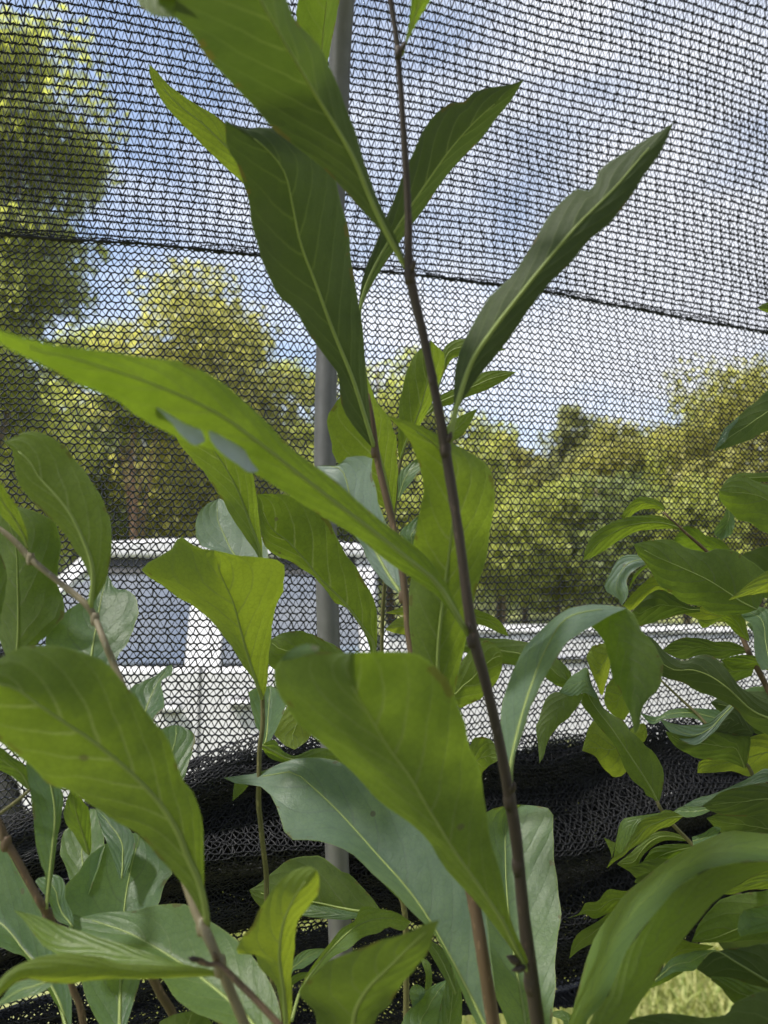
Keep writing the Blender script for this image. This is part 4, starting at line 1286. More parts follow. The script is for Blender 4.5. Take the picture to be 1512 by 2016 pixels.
# horizontal folded leaf at the lower left
leaf(S4, 'U', (.37, .35, .33),
     [(438, 1916), (397, 1905), (331, 1901), (281, 1899), (225, 1895), (205, 1886), (185, 1881), (132, 1878), (93, 1880), (60, 1889), (26, 1906), (0, 1928), (-40, 1990)],
     [(436, 1922), (400, 1923), (364, 1924), (298, 1927), (238, 1927), (182, 1930), (132, 1937), (93, 1934), (53, 1926), (33, 1933), (0, 1960), (-38, 2000)],
     None, young=.75, tilt=-.2, camber=.5, rib=False, label='folded yellow-green leaf lying almost level at the lower left',
     extra=[dict(A=[(438, 1914), (380, 1902), (331, 1889), (291, 1875), (245, 1859), (198, 1846), (155, 1832), (124, 1823), (93, 1809), (50, 1797), (28, 1792)],
                 B=[(436, 1918), (380, 1908), (331, 1904), (281, 1901), (225, 1897), (185, 1884), (130, 1882), (93, 1870), (73, 1848), (50, 1815), (28, 1793)], face='T', z=(.37, .40), camber=-.2, tilt=0)])
leaf(S4, 'T', (.40, .44, .46),
     [(560, 2110), (556, 2020), (547, 1975), (537, 1945), (519, 1912), (500, 1884), (470, 1857), (446, 1833), (413, 1812), (380, 1789), (357, 1781), (331, 1779), (298, 1783), (265, 1793), (198, 1797), (165, 1804), (147, 1806), (136, 1796)],
     [(540, 2110), (490, 2050), (430, 2016), (380, 1989), (347, 1969), (317, 1926), (270, 1890), (230, 1870), (190, 1850), (165, 1838), (142, 1828), (136, 1798)],
     [(550, 2110), (500, 2020), (456, 1975), (397, 1926), (330, 1880), (260, 1840), (200, 1818), (136, 1797)], young=.3, tilt=-.1, camber=-.2, wav=.05, label='broad pale green leaf seen from above behind the level yellow one')

# ---- 5. sapling at the far left edge with a brown stem
S5 = sapling('sapling', at_depth(168, 2050, .45) * np.array((1, 1, 0)), 'sapling with a brown stem at the lower left edge under the large yellowish leaf')
stem(S5, [(-40, 1560, .44, 15), (0, 1622, .44, 16), (10, 1655, .44, 20), (33, 1691, .44, 18), (60, 1741, .44, 18), (83, 1783, .44, 20), (97, 1805, .445, 19), (122, 1870, .45, 17), (142, 1943, .45, 16), (159, 1986, .45, 17), (170, 2060, .45, 18)], M_BARK)
down_to_ground(S5, 170, 2060, .45, 18, M_BARK)
stem(S5, [(-6, 1606, .45, 7), (10, 1594, .45, 7), (33, 1577, .45, 7), (58, 1556, .45, 7)], M_BARK_GREEN, name='side_shoot')
for a in ((12, 1658, .44, 21), (94, 1802, .444, 20)):
    node_scar(S5, *a, M_BARK)
leaf(S5, 'T', (.44, .43), [(88, 1790), (90, 1760), (89, 1722), (79, 1698), (69, 1648), (63, 1582), (51, 1516), (60, 1440)], [(94, 1790), (103, 1731), (109, 1681), (119, 1615), (126, 1566), (115, 1545), (90, 1480), (60, 1438)], [(91, 1790), (97, 1730), (103, 1670), (108, 1600), (95, 1530), (60, 1440)], label='upright grey-green leaf narrowing down to the brown stem')
leaf(S5, 'U', (.46, .45), [(60, 1560), (26, 1531), (0, 1517), (-50, 1500)], [(56, 1545), (50, 1508), (26, 1491), (0, 1471), (-50, 1455)])
leaf(S5, 'U', (.50, .48), [(172, 1682), (165, 1676), (149, 1648), (126, 1612), (130, 1580), (140, 1550)], [(178, 1682), (180, 1671), (179, 1625), (175, 1595), (162, 1575), (140, 1550)])
leaf(S5, 'T', (.53, .55), [(150, 1780), (138, 1736), (132, 1714), (119, 1681), (122, 1648), (135, 1628), (177, 1595)], [(175, 1760), (200, 1690), (206, 1648), (200, 1620), (192, 1595), (177, 1592)], young=.3)
leaf(S5, 'T', (.53, .54), [(235, 1730), (215, 1670), (205, 1648), (195, 1620), (188, 1590)], [(245, 1730), (262, 1680), (264, 1645), (231, 1612), (188, 1588)])
leaf(S5, 'T', (.47, .49, .51),
     [(232, 2060), (185, 2000), (160, 1930), (140, 1850), (126, 1774), (132, 1744), (155, 1714), (172, 1688), (198, 1668), (238, 1648), (267, 1639)],
     [(238, 2060), (258, 1990), (277, 1925), (296, 1850), (307, 1790), (326, 1738), (342, 1714), (314, 1681), (284, 1655), (267, 1639)],
     [(235, 2060), (237, 1950), (245, 1790), (258, 1711), (274, 1645), (267, 1640)], tilt=.15, camber=-.3, wav=.08, label='bumpy blue-green leaf facing up between the stems at lower left')
leaf(S5, 'T', (.485, .49), [(142, 1825), (109, 1810), (97, 1775), (69, 1734), (85, 1727)], [(145, 1825), (143, 1800), (128, 1767), (129, 1741), (112, 1722), (85, 1727)])
leaf(S5, 'T', (.46, .48, .50),
     [(137, 2050), (128, 2005), (105, 1968), (85, 1935), (53, 1890), (20, 1872), (-30, 1848), (-100, 1790)],
     [(140, 2050), (141, 1995), (138, 1940), (110, 1870), (83, 1804), (66, 1767), (43, 1728), (20, 1688), (-10, 1655), (-100, 1750)],
     [(138, 2050), (115, 1970), (80, 1910), (50, 1876), (0, 1817), (-100, 1770)], tilt=-.2, label='grey-green leaf spreading down from the left edge')
leaf(S5, 'T', (.41, .42), [(110, 1933), (80, 1955), (50, 1964), (10, 1977), (-30, 1990)], [(100, 1925), (60, 1926), (26, 1938), (0, 1968), (-30, 1988)], young=.1)
leaf(S5, 'U', (.47, .46), [(285, 2070), (300, 2030), (331, 2002), (380, 1989)], [(440, 2080), (425, 2030), (410, 2005), (380, 1989)])
stem(S5, [(285, 1890, .50, 16), (301, 1926, .50, 17), (317, 1958, .50, 17), (341, 2000, .50, 17), (352, 2060, .50, 18)], M_BARK, name='side_shoot')

# ---- 6. sapling behind the centre, close to the net
S6 = sapling('sapling', at_depth(775, 2040, .66) * np.array((1, 1, 0)), 'sapling with yellow-green pointed leaves just in front of the net, centre')
stem(S6, [(800, 870, .64, 7), (786, 920, .64, 9), (777, 1000, .64, 9), (764, 1090, .64, 9), (755, 1180, .645, 10), (752, 1290, .65, 10), (757, 1500, .655, 11), (775, 1720, .66, 13), (797, 1800, .66, 15), (800, 2040, .66, 16)], M_BARK_GREEN)
down_to_ground(S6, 800, 2040, .66, 16, M_BARK_GREEN)
leaf(S6, 'U', (.64, .62), [(786, 905), (783, 881), (785, 831), (786, 798), (796, 749), (810, 709), (826, 689), (840, 680), (849, 670)], [(789, 905), (800, 874), (826, 838), (846, 802), (866, 749), (875, 722), (874, 696), (860, 682), (849, 670)], [(788, 905), (800, 868), (816, 835), (838, 765), (849, 671)], young=.35, wav=.04)
leaf(S6, 'U', (.66, .65), [(850, 790), (870, 735), (872, 689), (892, 671), (912, 667), (960, 675), (996, 689)], [(853, 790), (880, 722), (900, 702), (930, 698), (965, 694), (996, 689)], young=.35)
leaf(S6, 'U', (.65, .63), [(838, 815), (862, 782), (895, 765), (929, 745), (955, 732), (981, 729), (1015, 732)], [(840, 818), (862, 803), (882, 798), (919, 782), (955, 769), (988, 752), (1015, 733)], young=.35)
leaf(S6, 'U', (.64, .62), [(856, 885), (876, 845), (889, 831), (909, 818), (940, 804)], [(860, 888), (892, 868), (909, 858), (925, 835), (940, 804)], young=.25)
leaf(S6, 'U', (.63, .60), [(771, 1010), (735, 985), (690, 945), (661, 905), (651, 865), (643, 839), (648, 816), (665, 786), (700, 755), (720, 735)], [(775, 1010), (780, 981), (783, 930), (782, 898), (777, 849), (764, 819), (747, 799), (735, 775), (720, 735)], [(773, 1010), (757, 930), (737, 850), (720, 738)], young=.35, wav=.03)
leaf(S6, 'T', (.63, .62), [(782, 985), (783, 965), (786, 931), (813, 908), (832, 895)], [(785, 985), (797, 965), (820, 935), (836, 912), (832, 895)], tilt=-.5)
leaf(S6, 'T', (.63, .62), [(806, 1100), (795, 1062), (787, 1047), (810, 1026), (838, 1005)], [(812, 1100), (822, 1080), (835, 1055), (842, 1030), (838, 1005)], tilt=-.5)
leaf(S6, 'U', (.66, .64), [(825, 1215), (800, 1212), (780, 1210), (760, 1207)], [(825, 1190), (805, 1192), (790, 1196), (760, 1206)], young=.9)
leaf(S6, 'U', (.66, .64), [(830, 1250), (805, 1250), (780, 1247), (759, 1240)], [(830, 1210), (800, 1213), (780, 1219), (759, 1238)], young=.9)
leaf(S6, 'U', (.62, .63), [(890, 1215), (925, 1225), (956, 1233), (980, 1245), (1002, 1253)], [(890, 1190), (938, 1200), (976, 1216), (992, 1233), (1002, 1253)], young=.3)
leaf(S6, 'U', (.60, .58), [(880, 1440), (900, 1390), (906, 1394), (950, 1372), (984, 1330), (990, 1290)], [(880, 1400), (890, 1340), (910, 1300), (946, 1262), (975, 1268), (990, 1290)], young=.3)
leaf(S6, 'U', (.64, .63), [(905, 1280), (960, 1300), (1010, 1310), (1060, 1325), (1090, 1345), (1121, 1345)], [(905, 1262), (946, 1256), (1021, 1261), (1068, 1275), (1100, 1302), (1121, 1344)])
leaf(S6, 'U', (.63, .62), [(930, 1560), (945, 1530), (960, 1510), (980, 1498)], [(925, 1470), (935, 1452), (965, 1455), (980, 1480), (980, 1498)], young=.3)

# ---- 7. low sapling at the bottom centre
S7 = sapling('sapling', at_depth(590, 2060, .45) * np.array((1, 1, 0)), 'short sapling at the bottom centre, its leaves lapping over each other below the pipe')
stem(S7, [(556, 1880, .42, 9), (554, 1950, .43, 15), (557, 2010, .44, 15), (570, 2080, .45, 16)], M_BARK)
down_to_ground(S7, 570, 2080, .45, 16, M_BARK)
leaf(S7, 'U', (.42, .40, .36),
     [(562, 2040), (552, 1980), (542, 1936), (532, 1926), (509, 1903), (503, 1880), (489, 1871), (466, 1878), (473, 1850), (496, 1823), (512, 1790), (532, 1757), (555, 1731), (585, 1711), (612, 1705), (622, 1712)],
     [(568, 2040), (575, 1979), (574, 1929), (577, 1886), (582, 1847), (585, 1814), (605, 1790), (625, 1761), (629, 1730), (622, 1712)],
     [(565, 2040), (558, 1950), (550, 1880), (560, 1810), (590, 1750), (622, 1712)], young=.8, tilt=.2, camber=.5, wav=.16, label='crumpled bright yellow leaf at the bottom centre')
leaf(S7, 'U', (.57, .60), [(752, 1795), (734, 1770), (714, 1747), (691, 1724), (671, 1714), (651, 1698), (628, 1686), (598, 1685), (565, 1695), (532, 1721), (509, 1741), (491, 1752)],
     [(752, 1800), (700, 1798), (665, 1790), (620, 1780), (570, 1785), (525, 1790), (512, 1785), (499, 1771), (491, 1753)], [(752, 1797), (704, 1793), (665, 1786), (618, 1776), (560, 1770), (491, 1752)], tilt=-.3, young=.05,
     extra=[dict(A=[(745, 1800), (704, 1797), (665, 1789), (618, 1779), (595, 1775)], B=[(740, 1802), (698, 1808), (678, 1811), (631, 1808), (595, 1803)], face='T', z=(.565, .585))])
leaf(S7, 'T', (.47, .50, .52), [(570, 2010), (590, 1950), (608, 1912), (631, 1880), (658, 1846), (674, 1826), (698, 1813), (706, 1795), (717, 1784), (747, 1789), (780, 1796), (808, 1814)],
     [(578, 2010), (585, 1962), (605, 1936), (631, 1906), (658, 1883), (688, 1867), (711, 1847), (744, 1837), (764, 1825), (780, 1830), (796, 1832), (808, 1815)],
     [(574, 2010), (592, 1950), (625, 1900), (665, 1855), (705, 1822), (750, 1808), (808, 1814)], young=.45, wav=.08, label='light green leaf twisting to the right below the pipe')
leaf(S7, 'T', (.56, .58), [(560, 1930), (575, 1893), (595, 1873), (625, 1867), (640, 1868)], [(570, 1930), (579, 1910), (598, 1906), (628, 1883), (640, 1868)])
leaf(S7, 'T', (.56, .57), [(560, 1945), (572, 1926), (590, 1915), (612, 1914)], [(565, 1950), (585, 1933), (600, 1925), (612, 1914)], young=.2)
leaf(S7, 'U', (.40, .36, .33), [(700, 2120), (630, 2030), (618, 1990), (600, 1970), (588, 1958), (594, 1941), (612, 1923), (648, 1893), (691, 1874), (747, 1853), (797, 1838), (840, 1818), (864, 1811)],
     [(712, 2120), (737, 2016), (757, 1986), (780, 1959), (797, 1929), (827, 1896), (843, 1873), (853, 1843), (864, 1812)],
     [(706, 2120), (695, 2010), (720, 1950), (764, 1905), (815, 1855), (864, 1812)], young=.15, tilt=.1, camber=.2, wav=.05, thick=.25, label='wide dark green leaf close to the lens at the bottom centre')
leaf(S7, 'U', (.50, .54), [(895, 1960), (860, 1900), (840, 1862), (846, 1852)], [(900, 1950), (885, 1895), (868, 1865), (846, 1851)])
leaf(S7, 'T', (.56, .57), [(836, 1950), (838, 1920), (832, 1900), (827, 1885)], [(848, 1945), (851, 1930), (846, 1896), (827, 1883)], young=.5, rib=False)
leaf(S7, 'T', (.55, .57), [(800, 2060), (790, 2016), (813, 1979), (843, 1946), (880, 1928)], [(850, 2060), (864, 2016), (879, 1965), (886, 1940), (880, 1928)], label='blue-green leaf low between the stems')
leaf(S7, 'T', (.54, .55), [(852, 2060), (866, 1985), (884, 1915), (900, 1890)], [(905, 2060), (910, 1985), (905, 1920), (900, 1890)], young=.2)
leaf(S7, 'T', (.57, .58), [(812, 1985), (806, 1955), (810, 1943)], [(832, 1965), (838, 1950), (822, 1938), (810, 1942)], rib=False)

# ---- 8. right-hand bush of several shoots, and the big curled leaf in front of it
S8 = sapling('sapling', at_depth(1560, 2040, .60) * np.array((1, 1, 0)), 'bushy sapling crowding the right edge, dense with dark overlapping leaves')
stem(S8, [(1306, 1008, .65, 5), (1322, 1024, .65, 6), (1345, 1045, .65, 7), (1420, 1120, .65, 9), (1455, 1235, .64, 12), (1470, 1275, .635, 13), (1482, 1300, .63, 13), (1508, 1350, .63, 14), (1545, 1440, .62, 18), (1565, 1700, .61, 24), (1565, 2060, .60, 28)], M_BARK)
down_to_ground(S8, 1565, 2060, .60, 28, M_BARK)
stem(S8, [(1293, 1576, .62, 6), (1303, 1596, .62, 7), (1329, 1628, .62, 8), (1363, 1663, .62, 8), (1440, 1750, .61, 12), (1565, 1850, .60, 16)], M_BARK_GREEN, name='side_shoot')
stem(S8, [(1300, 1338, .64, 4), (1340, 1376, .64, 5), (1375, 1408, .635, 6), (1395, 1430, .63, 6), (1470, 1505, .62, 7), (1490, 1545, .62, 8), (1560, 1640, .61, 12)], M_BARK_GREEN, name='side_shoot')
R = lambda *a, **k: leaf(S8, *a, **{'lv': 0.1, 'ribw': 0.6, **k})
R('U', (.61, .60), [(1478, 1205), (1455, 1210), (1425, 1211), (1409, 1208), (1376, 1194), (1343, 1184), (1310, 1161), (1293, 1145), (1277, 1118), (1268, 1105), (1255, 1092), (1248, 1071)],
  [(1500, 1185), (1512, 1140), (1508, 1128), (1491, 1112), (1468, 1098), (1432, 1080), (1402, 1082), (1386, 1088), (1346, 1075), (1329, 1065), (1310, 1062), (1277, 1064), (1248, 1071)],
  [(1490, 1200), (1458, 1184), (1435, 1168), (1392, 1141), (1343, 1118), (1293, 1096), (1248, 1071)], young=.12, wav=.03, label='large oval leaf with its pointed tip to the left, in the right-hand bush')
R('U', (.57, .55), [(1620, 1130), (1560, 1155), (1512, 1166), (1468, 1173), (1435, 1182)], [(1620, 1090), (1560, 1100), (1498, 1131), (1475, 1148), (1435, 1180)], young=.9, label='bright pointed leaf tip at the right edge')
R('U', (.61, .60), [(1600, 1070), (1540, 1064), (1495, 1042), (1475, 1029), (1452, 1022), (1432, 1002), (1417, 983), (1416, 968)], [(1600, 1050), (1570, 990), (1530, 958), (1485, 946), (1465, 936), (1442, 943), (1422, 958), (1416, 966)], [(1600, 1060), (1540, 1005), (1490, 975), (1416, 967)], young=.15)
R('U', (.645, .64), [(1600, 960), (1540, 950), (1485, 950), (1440, 965), (1418, 990)], [(1600, 930), (1540, 930), (1485, 931), (1452, 932), (1429, 946), (1415, 976), (1418, 990)])
R('T', (.64, .645), [(1430, 1000), (1425, 1016), (1414, 1032), (1405, 1049), (1419, 1063)], [(1440, 1005), (1447, 1026), (1442, 1048), (1434, 1056), (1419, 1063)], tilt=.4)
R('U', (.65, .64), [(1345, 1045), (1326, 1041), (1293, 1042), (1257, 1046), (1227, 1059), (1197, 1079), (1171, 1095), (1148, 1104)], [(1345, 1042), (1323, 1026), (1296, 1015), (1260, 1015), (1224, 1021), (1197, 1032), (1167, 1052), (1153, 1080), (1148, 1103)], young=.3, wav=.03, label='lower of the two bowed leaves in front of the net at right')
R('U', (.65, .65), [(1309, 1009), (1304, 1004), (1283, 1002), (1260, 1004), (1243, 1016), (1232, 1034)], [(1309, 1006), (1306, 994), (1286, 981), (1260, 978), (1242, 990), (1224, 1014), (1231, 1034)], young=.4, label='upper of the two bowed leaves in front of the net at right')
R('U', (.665, .66), [(1440, 1110), (1400, 1098), (1386, 1096), (1350, 1082), (1326, 1066)], [(1440, 1085), (1419, 1062), (1392, 1055), (1369, 1039), (1349, 1035), (1335, 1050), (1326, 1064)])
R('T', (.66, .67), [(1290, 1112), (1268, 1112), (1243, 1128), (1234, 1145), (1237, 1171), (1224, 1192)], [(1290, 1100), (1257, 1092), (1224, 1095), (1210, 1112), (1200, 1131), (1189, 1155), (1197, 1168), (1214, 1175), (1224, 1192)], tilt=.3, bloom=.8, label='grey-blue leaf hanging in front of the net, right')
R('U', (.67, .665), [(1290, 1108), (1268, 1114), (1250, 1128), (1242, 1146), (1237, 1160)], [(1290, 1112), (1272, 1118), (1258, 1130), (1248, 1144), (1237, 1161)], rib=False)
R('U', (.665, .66), [(1330, 1165), (1300, 1170), (1263, 1186), (1243, 1202), (1227, 1192)], [(1330, 1150), (1310, 1140), (1286, 1134), (1262, 1152), (1243, 1171), (1227, 1191)], young=.8)
R('U', (.65, .64), [(1378, 1205), (1346, 1209), (1310, 1218), (1277, 1228), (1257, 1232), (1244, 1206)], [(1378, 1195), (1359, 1193), (1343, 1180), (1306, 1162), (1286, 1164), (1263, 1184), (1244, 1205)], thick=.6)
R('U', (.67, .665), [(1430, 1225), (1400, 1223), (1379, 1221), (1349, 1209)], [(1430, 1210), (1410, 1200), (1376, 1195), (1349, 1207)], young=.95)
R('U', (.63, .62), [(1472, 1262), (1452, 1250), (1430, 1227), (1419, 1220), (1386, 1237), (1373, 1221)], [(1476, 1262), (1470, 1235), (1465, 1216), (1445, 1203), (1419, 1214), (1395, 1220), (1373, 1220)], young=.25)
R('T', (.58, .60), [(1500, 1320), (1487, 1293), (1484, 1257), (1481, 1231), (1462, 1216), (1455, 1196)], [(1540, 1310), (1530, 1250), (1520, 1205), (1488, 1193), (1468, 1185), (1455, 1194)], tilt=.3)
R('U', (.645, .635), [(1476, 1284), (1440, 1292), (1425, 1298), (1400, 1294), (1376, 1290), (1349, 1298), (1326, 1293), (1305, 1281)], [(1476, 1281), (1442, 1264), (1409, 1263), (1376, 1256), (1343, 1256), (1320, 1266), (1305, 1280)], thick=.7)
R('U', (.58, .57, .59), [(1620, 1470), (1560, 1465), (1512, 1447), (1475, 1427), (1452, 1398), (1419, 1379), (1376, 1361), (1343, 1344), (1306, 1333), (1280, 1310), (1263, 1277), (1257, 1250)],
  [(1620, 1420), (1560, 1395), (1512, 1379), (1488, 1372), (1458, 1352), (1435, 1323), (1415, 1302), (1396, 1289), (1376, 1289), (1349, 1302), (1329, 1297), (1310, 1284), (1293, 1264), (1277, 1252), (1257, 1249)], thick=.7, wav=.04, label='long wavy dark leaf sweeping down to the right edge')
R('U', (.63, .625), [(1560, 1330), (1500, 1318), (1475, 1317), (1442, 1320), (1420, 1300)], [(1560, 1300), (1491, 1292), (1458, 1289), (1430, 1296), (1420, 1299)])
# drooping bent leaf
R('U', (.62, .61, .61), [(1294, 1582), (1286, 1572), (1273, 1567), (1267, 1554), (1243, 1534), (1230, 1514), (1217, 1481), (1200, 1455), (1177, 1428), (1151, 1395), (1144, 1383), (1146, 1366), (1158, 1316)],
  [(1297, 1582), (1303, 1560), (1307, 1531), (1303, 1508), (1290, 1484), (1270, 1468), (1257, 1451), (1240, 1438), (1227, 1418), (1207, 1408), (1187, 1392), (1176, 1369), (1163, 1342), (1158, 1316)],
  [(1296, 1582), (1285, 1558), (1265, 1525), (1238, 1484), (1205, 1435), (1172, 1392), (1156, 1360), (1158, 1316)], young=.15, wav=.06, tilt=.2, label='long drooping leaf bent over at the top, in front of the dark folds',
  extra=[dict(A=[(1176, 1370), (1163, 1342), (1157, 1314), (1140, 1322), (1124, 1332), (1101, 1361)], B=[(1176, 1376), (1158, 1368), (1150, 1364), (1135, 1369), (1121, 1370), (1101, 1363)], face='T', z=(.61, .60)),
         dict(A=[(1150, 1366), (1141, 1385), (1121, 1412), (1098, 1431), (1078, 1461), (1071, 1488), (1062, 1503)], B=[(1101, 1362), (1085, 1365), (1070, 1385), (1062, 1415), (1055, 1428), (1060, 1474), (1062, 1504)], face='U', z=(.60, .58), camber=.3)])
R('U', (.68, .67), [(1240, 1480), (1232, 1520), (1217, 1530), (1200, 1524), (1184, 1507), (1171, 1488), (1146, 1478)], [(1230, 1430), (1200, 1425), (1167, 1421), (1154, 1448), (1146, 1478)], young=.85)
R('U', (.665, .66), [(1210, 1260), (1200, 1320), (1193, 1345), (1184, 1370), (1174, 1345), (1164, 1322), (1154, 1294)], [(1205, 1250), (1190, 1265), (1167, 1272), (1154, 1292)], young=.95)
R('U', (.66, .65), [(1235, 1360), (1240, 1390), (1237, 1406), (1224, 1418), (1197, 1398), (1189, 1379)], [(1230, 1345), (1215, 1332), (1207, 1335), (1194, 1352), (1189, 1378)], young=.4)
R('U', (.67, .665), [(1245, 1465), (1266, 1462), (1275, 1448)], [(1240, 1435), (1268, 1424), (1275, 1447)], young=.8, rib=False)
R('U', (.665, .66), [(1125, 1345), (1105, 1353), (1085, 1342), (1074, 1331)], [(1125, 1325), (1111, 1308), (1098, 1299), (1085, 1315), (1074, 1330)])
R('T', (.60, .605), [(1448, 1390), (1425, 1418), (1402, 1445), (1369, 1467), (1343, 1458), (1316, 1438), (1299, 1415)], [(1440, 1384), (1415, 1405), (1392, 1424), (1359, 1428), (1326, 1425), (1299, 1414)], tilt=-.3, bloom=.5, label='blue-grey upturned half of a cupped leaf at right')
R('U', (.62, .60), [(1464, 1512), (1450, 1506), (1425, 1497), (1376, 1493), (1336, 1474), (1320, 1458), (1310, 1440)], [(1468, 1512), (1474, 1490), (1477, 1450), (1448, 1444), (1409, 1438), (1360, 1450), (1310, 1439)], thick=.5)
R('U', (.61, .605), [(1480, 1450), (1448, 1448), (1405, 1440)], [(1485, 1440), (1468, 1410), (1447, 1390), (1425, 1413), (1405, 1438)], rib=False, thick=.9)
R('U', (.65, .64), [(1580, 1500), (1512, 1518), (1475, 1528), (1440, 1518), (1409, 1521), (1373, 1522)], [(1580, 1440), (1512, 1443), (1470, 1455), (1425, 1485), (1379, 1497), (1373, 1520)], young=.75, label='bright yellow-green leaf at the right edge behind the cupped leaf')
R('T', (.635, .64), [(1405, 1430), (1392, 1426), (1359, 1413), (1310, 1416), (1283, 1426), (1262, 1406)], [(1420, 1402), (1409, 1397), (1359, 1394), (1320, 1397), (1293, 1411), (1262, 1404)])
R('U', (.57, .58), [(1620, 1600), (1540, 1602), (1490, 1606), (1439, 1607), (1399, 1597), (1385, 1586)], [(1620, 1530), (1512, 1540), (1458, 1549), (1419, 1560), (1400, 1574), (1385, 1584)], thick=.6, label='dark flat leaf reaching in from the right edge above the big curled leaf',
  extra=[dict(A=[(1530, 1515), (1505, 1513), (1475, 1531), (1435, 1550), (1402, 1564), (1376, 1570), (1345, 1586)], B=[(1520, 1538), (1480, 1545), (1440, 1554), (1415, 1562), (1396, 1583), (1370, 1588), (1345, 1587)], face='T', z=(.575, .595))])
R('U', (.60, .595), [(1345, 1608), (1320, 1626), (1293, 1636), (1270, 1655), (1243, 1671), (1228, 1685), (1212, 1695), (1195, 1709)], [(1343, 1606), (1325, 1597), (1310, 1594), (1293, 1604), (1263, 1615), (1243, 1648), (1226, 1675), (1205, 1690), (1195, 1708)], young=.55,
  extra=[dict(A=[(1300, 1600), (1267, 1605), (1245, 1608), (1224, 1615), (1214, 1648), (1208, 1688)], B=[(1298, 1604), (1263, 1617), (1244, 1648), (1228, 1675), (1222, 1690), (1208, 1692)], face='T', z=(.602, .602)),
         dict(A=[(1205, 1690), (1200, 1672), (1189, 1650)], B=[(1212, 1660), (1205, 1656), (1189, 1649)], face='U', z=(.60, .605))])
R('T', (.61, .62), [(1400, 1596), (1376, 1606), (1350, 1609), (1326, 1600)], [(1400, 1588), (1376, 1588), (1343, 1588), (1326, 1597)], young=.2)
R('U', (.63, .64), [(1350, 1656), (1310, 1655), (1283, 1668), (1262, 1690), (1250, 1718), (1215, 1702)], [(1352, 1650), (1326, 1639), (1293, 1637), (1265, 1658), (1240, 1680), (1215, 1700)], young=.3)
R('U', (.645, .645), [(1370, 1672), (1330, 1690), (1290, 1712), (1255, 1720)], [(1368, 1662), (1320, 1662), (1283, 1672), (1255, 1718)])
R('T', (.61, .61), [(1365, 1664), (1385, 1660), (1415, 1640), (1419, 1632)], [(1362, 1648), (1385, 1640), (1405, 1627), (1419, 1630)])
R('U', (.64, .64), [(1300, 1720), (1270, 1740), (1250, 1738)], [(1300, 1700), (1270, 1708), (1250, 1734)], young=.4, rib=False)
R('U', (.60, .61), [(1270, 1760), (1210, 1792), (1197, 1798), (1171, 1809), (1151, 1800), (1118, 1808)], [(1270, 1745), (1230, 1754), (1197, 1751), (1177, 1774), (1154, 1777), (1140, 1798), (1118, 1807)], young=.25)
R('U', (.60, .61), [(1240, 1800), (1190, 1835), (1167, 1857), (1144, 1868), (1121, 1887)], [(1240, 1780), (1200, 1797), (1177, 1814), (1144, 1833), (1128, 1853), (1121, 1886)], young=.15)
R('U', (.52, .50), [(1600, 1745), (1530, 1750), (1475, 1752), (1442, 1761), (1421, 1760)], [(1600, 1690), (1530, 1708), (1491, 1721), (1458, 1741), (1421, 1759)], young=.35)
R('U', (.50, .52), [(1600, 1790), (1540, 1835), (1470, 1850), (1402, 1856), (1362, 1854)], [(1600, 1740), (1512, 1752), (1475, 1758), (1435, 1764), (1409, 1780), (1379, 1814), (1362, 1853)], [(1600, 1760), (1530, 1795), (1455, 1827), (1402, 1848), (1362, 1853)], label='dull veined leaf low at the right edge')
R('T', (.46, .47), [(1600, 1830), (1540, 1832), (1482, 1838), (1460, 1845), (1453, 1836), (1454, 1808), (1465, 1792)], [(1600, 1780), (1540, 1778), (1512, 1781), (1485, 1786), (1465, 1792)], [(1600, 1810), (1530, 1808), (1490, 1805), (1465, 1793)], label='blue-green rounded leaf at the right edge, lower corner',
  extra=[dict(A=[(1600, 1835), (1540, 1834), (1482, 1838), (1448, 1852)], B=[(1600, 1838), (1540, 1842), (1490, 1850), (1448, 1853)], face='U', z=(.458, .462))])
R('U', (.49, .48), [(1600, 1980), (1530, 1955), (1442, 1929), (1402, 1927), (1372, 1908)], [(1600, 1840), (1512, 1856), (1450, 1866), (1412, 1872), (1392, 1882), (1372, 1906)], [(1600, 1985), (1512, 1933), (1450, 1895), (1405, 1872), (1372, 1907)], ribw=1.3, thick=.8)
R('U', (.44, .42), [(1620, 2090), (1512, 2090), (1400, 2070), (1300, 2050), (1230, 2016)], [(1620, 1930), (1530, 1945), (1452, 1969), (1432, 1996), (1396, 2003), (1346, 1998), (1296, 1995), (1243, 2006), (1230, 2014)], thick=.7, label='dark leaf spread across the bottom right corner')
R('U', (.475, .47), [(1600, 2010), (1500, 1990), (1445, 1975), (1420, 1945), (1400, 1930)], [(1600, 1930), (1512, 1945), (1442, 1926), (1400, 1922)])
R('T', (.50, .52), [(1290, 1935), (1329, 1914), (1366, 1911), (1386, 1891), (1410, 1872)], [(1290, 1925), (1306, 1906), (1323, 1886), (1369, 1872), (1410, 1870)])
R('U', (.51, .52), [(1270, 1950), (1303, 1937), (1323, 1927), (1345, 1914)], [(1275, 1930), (1292, 1912), (1318, 1912), (1345, 1912)], rib=False)
R('U', (.52, .53), [(1310, 1900), (1340, 1893), (1372, 1880), (1404, 1864)], [(1310, 1880), (1335, 1850), (1363, 1856), (1404, 1862)], young=.4)
R('U', (.63, .60), [(1640, 790), (1560, 825), (1512, 848), (1471, 868), (1426, 883), (1405, 888)], [(1640, 700), (1560, 735), (1512, 767), (1486, 792), (1456, 817), (1426, 847), (1405, 886)], wav=.03, thick=.4, label='pointed dark leaf reaching in from the right edge at mid height',
  extra=[dict(A=[(1456, 818), (1440, 832), (1424, 848), (1406, 886)], B=[(1452, 830), (1436, 850), (1430, 866), (1406, 888)], face='T', z=(.605, .60))])
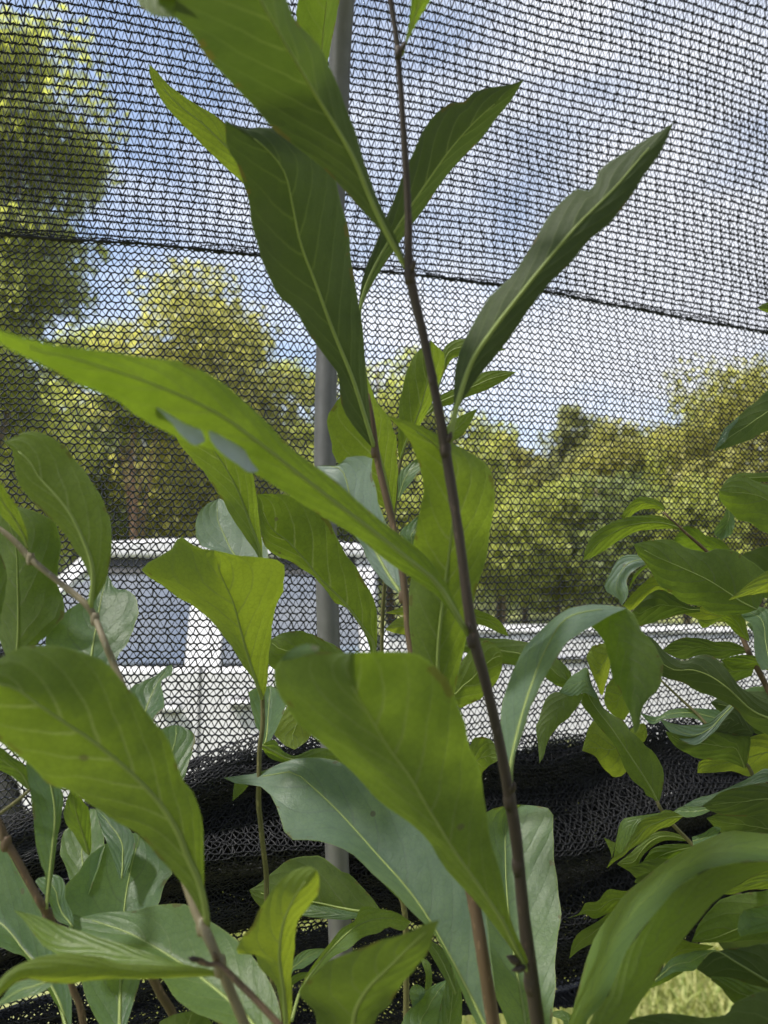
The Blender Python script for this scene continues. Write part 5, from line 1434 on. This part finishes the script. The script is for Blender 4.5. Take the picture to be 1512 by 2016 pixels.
R('U', (.60, .60), [(1560, 625), (1512, 616), (1492, 607)], [(1560, 590), (1512, 595), (1492, 605)], young=.2, rib=False)
R('T', (.62, .625), [(1110, 2030), (1108, 2010), (1085, 2000)], [(1140, 2010), (1110, 1990), (1085, 1992)], young=.3, rib=False)
R('U', (.62, .62), [(1105, 2030), (1130, 1990), (1140, 1950), (1146, 1915)], [(1150, 2030), (1160, 1990), (1155, 1950), (1146, 1915)])

# broad shaded leaves filling the heart of the bush
R('U', (.67, .66), [(1600, 1470), (1540, 1460), (1480, 1440), (1430, 1415), (1400, 1385)], [(1600, 1370), (1530, 1360), (1470, 1362), (1425, 1368), (1400, 1382)], thick=.7)
R('T', (.67, .68), [(1580, 1420), (1530, 1412), (1480, 1402), (1440, 1372)], [(1590, 1370), (1540, 1352), (1485, 1352), (1440, 1370)])
R('U', (.66, .65), [(1620, 1700), (1540, 1690), (1470, 1660), (1420, 1640), (1392, 1612)], [(1620, 1590), (1540, 1585), (1470, 1590), (1425, 1598), (1392, 1610)], thick=.6)
R('U', (.66, .65), [(1600, 1900), (1520, 1905), (1450, 1890), (1410, 1850), (1392, 1812)], [(1600, 1790), (1520, 1780), (1460, 1785), (1415, 1795), (1392, 1810)], thick=.7)
R('T', (.66, .67), [(1580, 1290), (1540, 1280), (1500, 1262), (1470, 1230)], [(1600, 1240), (1550, 1225), (1505, 1218), (1470, 1228)])
R('U', (.66, .66), [(1600, 1180), (1540, 1180), (1490, 1172), (1450, 1140), (1440, 1110)], [(1600, 1080), (1540, 1072), (1490, 1080), (1455, 1095), (1440, 1108)], thick=.6)
R('U', (.665, .66), [(1480, 1330), (1440, 1345), (1400, 1352), (1360, 1330)], [(1490, 1300), (1450, 1300), (1405, 1308), (1360, 1328)], thick=.5)
R('U', (.65, .64), [(1360, 1760), (1310, 1765), (1270, 1745), (1235, 1712)], [(1380, 1700), (1330, 1690), (1280, 1692), (1235, 1710)], thick=.4)

# ---- 9. young sapling in the bottom right, closest big curled leaf
S9 = sapling('sapling', at_depth(1180, 2120, .37) * np.array((1, 1, 0)), 'sapling whose one big curled leaf arches across the bottom right corner')
down_to_ground(S9, 1180, 2110, .37, 26, M_BARK)
leaf(S9, 'T', (.37, .40, .415, .41),
     [(1150, 2130), (1118, 2040), (1128, 1990), (1134, 1962), (1148, 1913), (1157, 1883), (1171, 1847), (1197, 1804), (1230, 1761), (1270, 1728), (1310, 1695), (1359, 1668), (1402, 1648), (1435, 1635), (1475, 1638), (1512, 1641), (1590, 1650)],
     [(1165, 2130), (1148, 2030), (1170, 1995), (1190, 1972), (1210, 1929), (1224, 1893), (1250, 1847), (1286, 1804), (1316, 1767), (1343, 1741), (1386, 1714), (1425, 1704), (1468, 1696), (1512, 1697), (1590, 1700)],
     None, zA=(.38, .435, .46, .45), zB=(.36, .37, .375, .37), young=.55, camber=-.15, wav=.03, rib=False, label='big curled leaf, blue-green above with a bright yellow-green turned edge',  # young raised so the turned edge glows as if lit through
     extra=[dict(A=[(1165, 2130), (1148, 2030), (1170, 1995), (1190, 1972), (1210, 1929), (1224, 1893), (1250, 1847), (1286, 1804), (1316, 1767), (1343, 1741), (1386, 1714), (1425, 1704), (1468, 1696), (1512, 1697), (1590, 1700)],
                 B=[(1190, 2130), (1236, 2010), (1263, 1972), (1293, 1923), (1316, 1883), (1353, 1840), (1386, 1797), (1415, 1767), (1452, 1744), (1485, 1724), (1530, 1708), (1590, 1702)], face='U', z=(.36, .375, .385), zA=(.36, .37, .375, .37), zB=(.36, .385, .40, .385), camber=.25)])
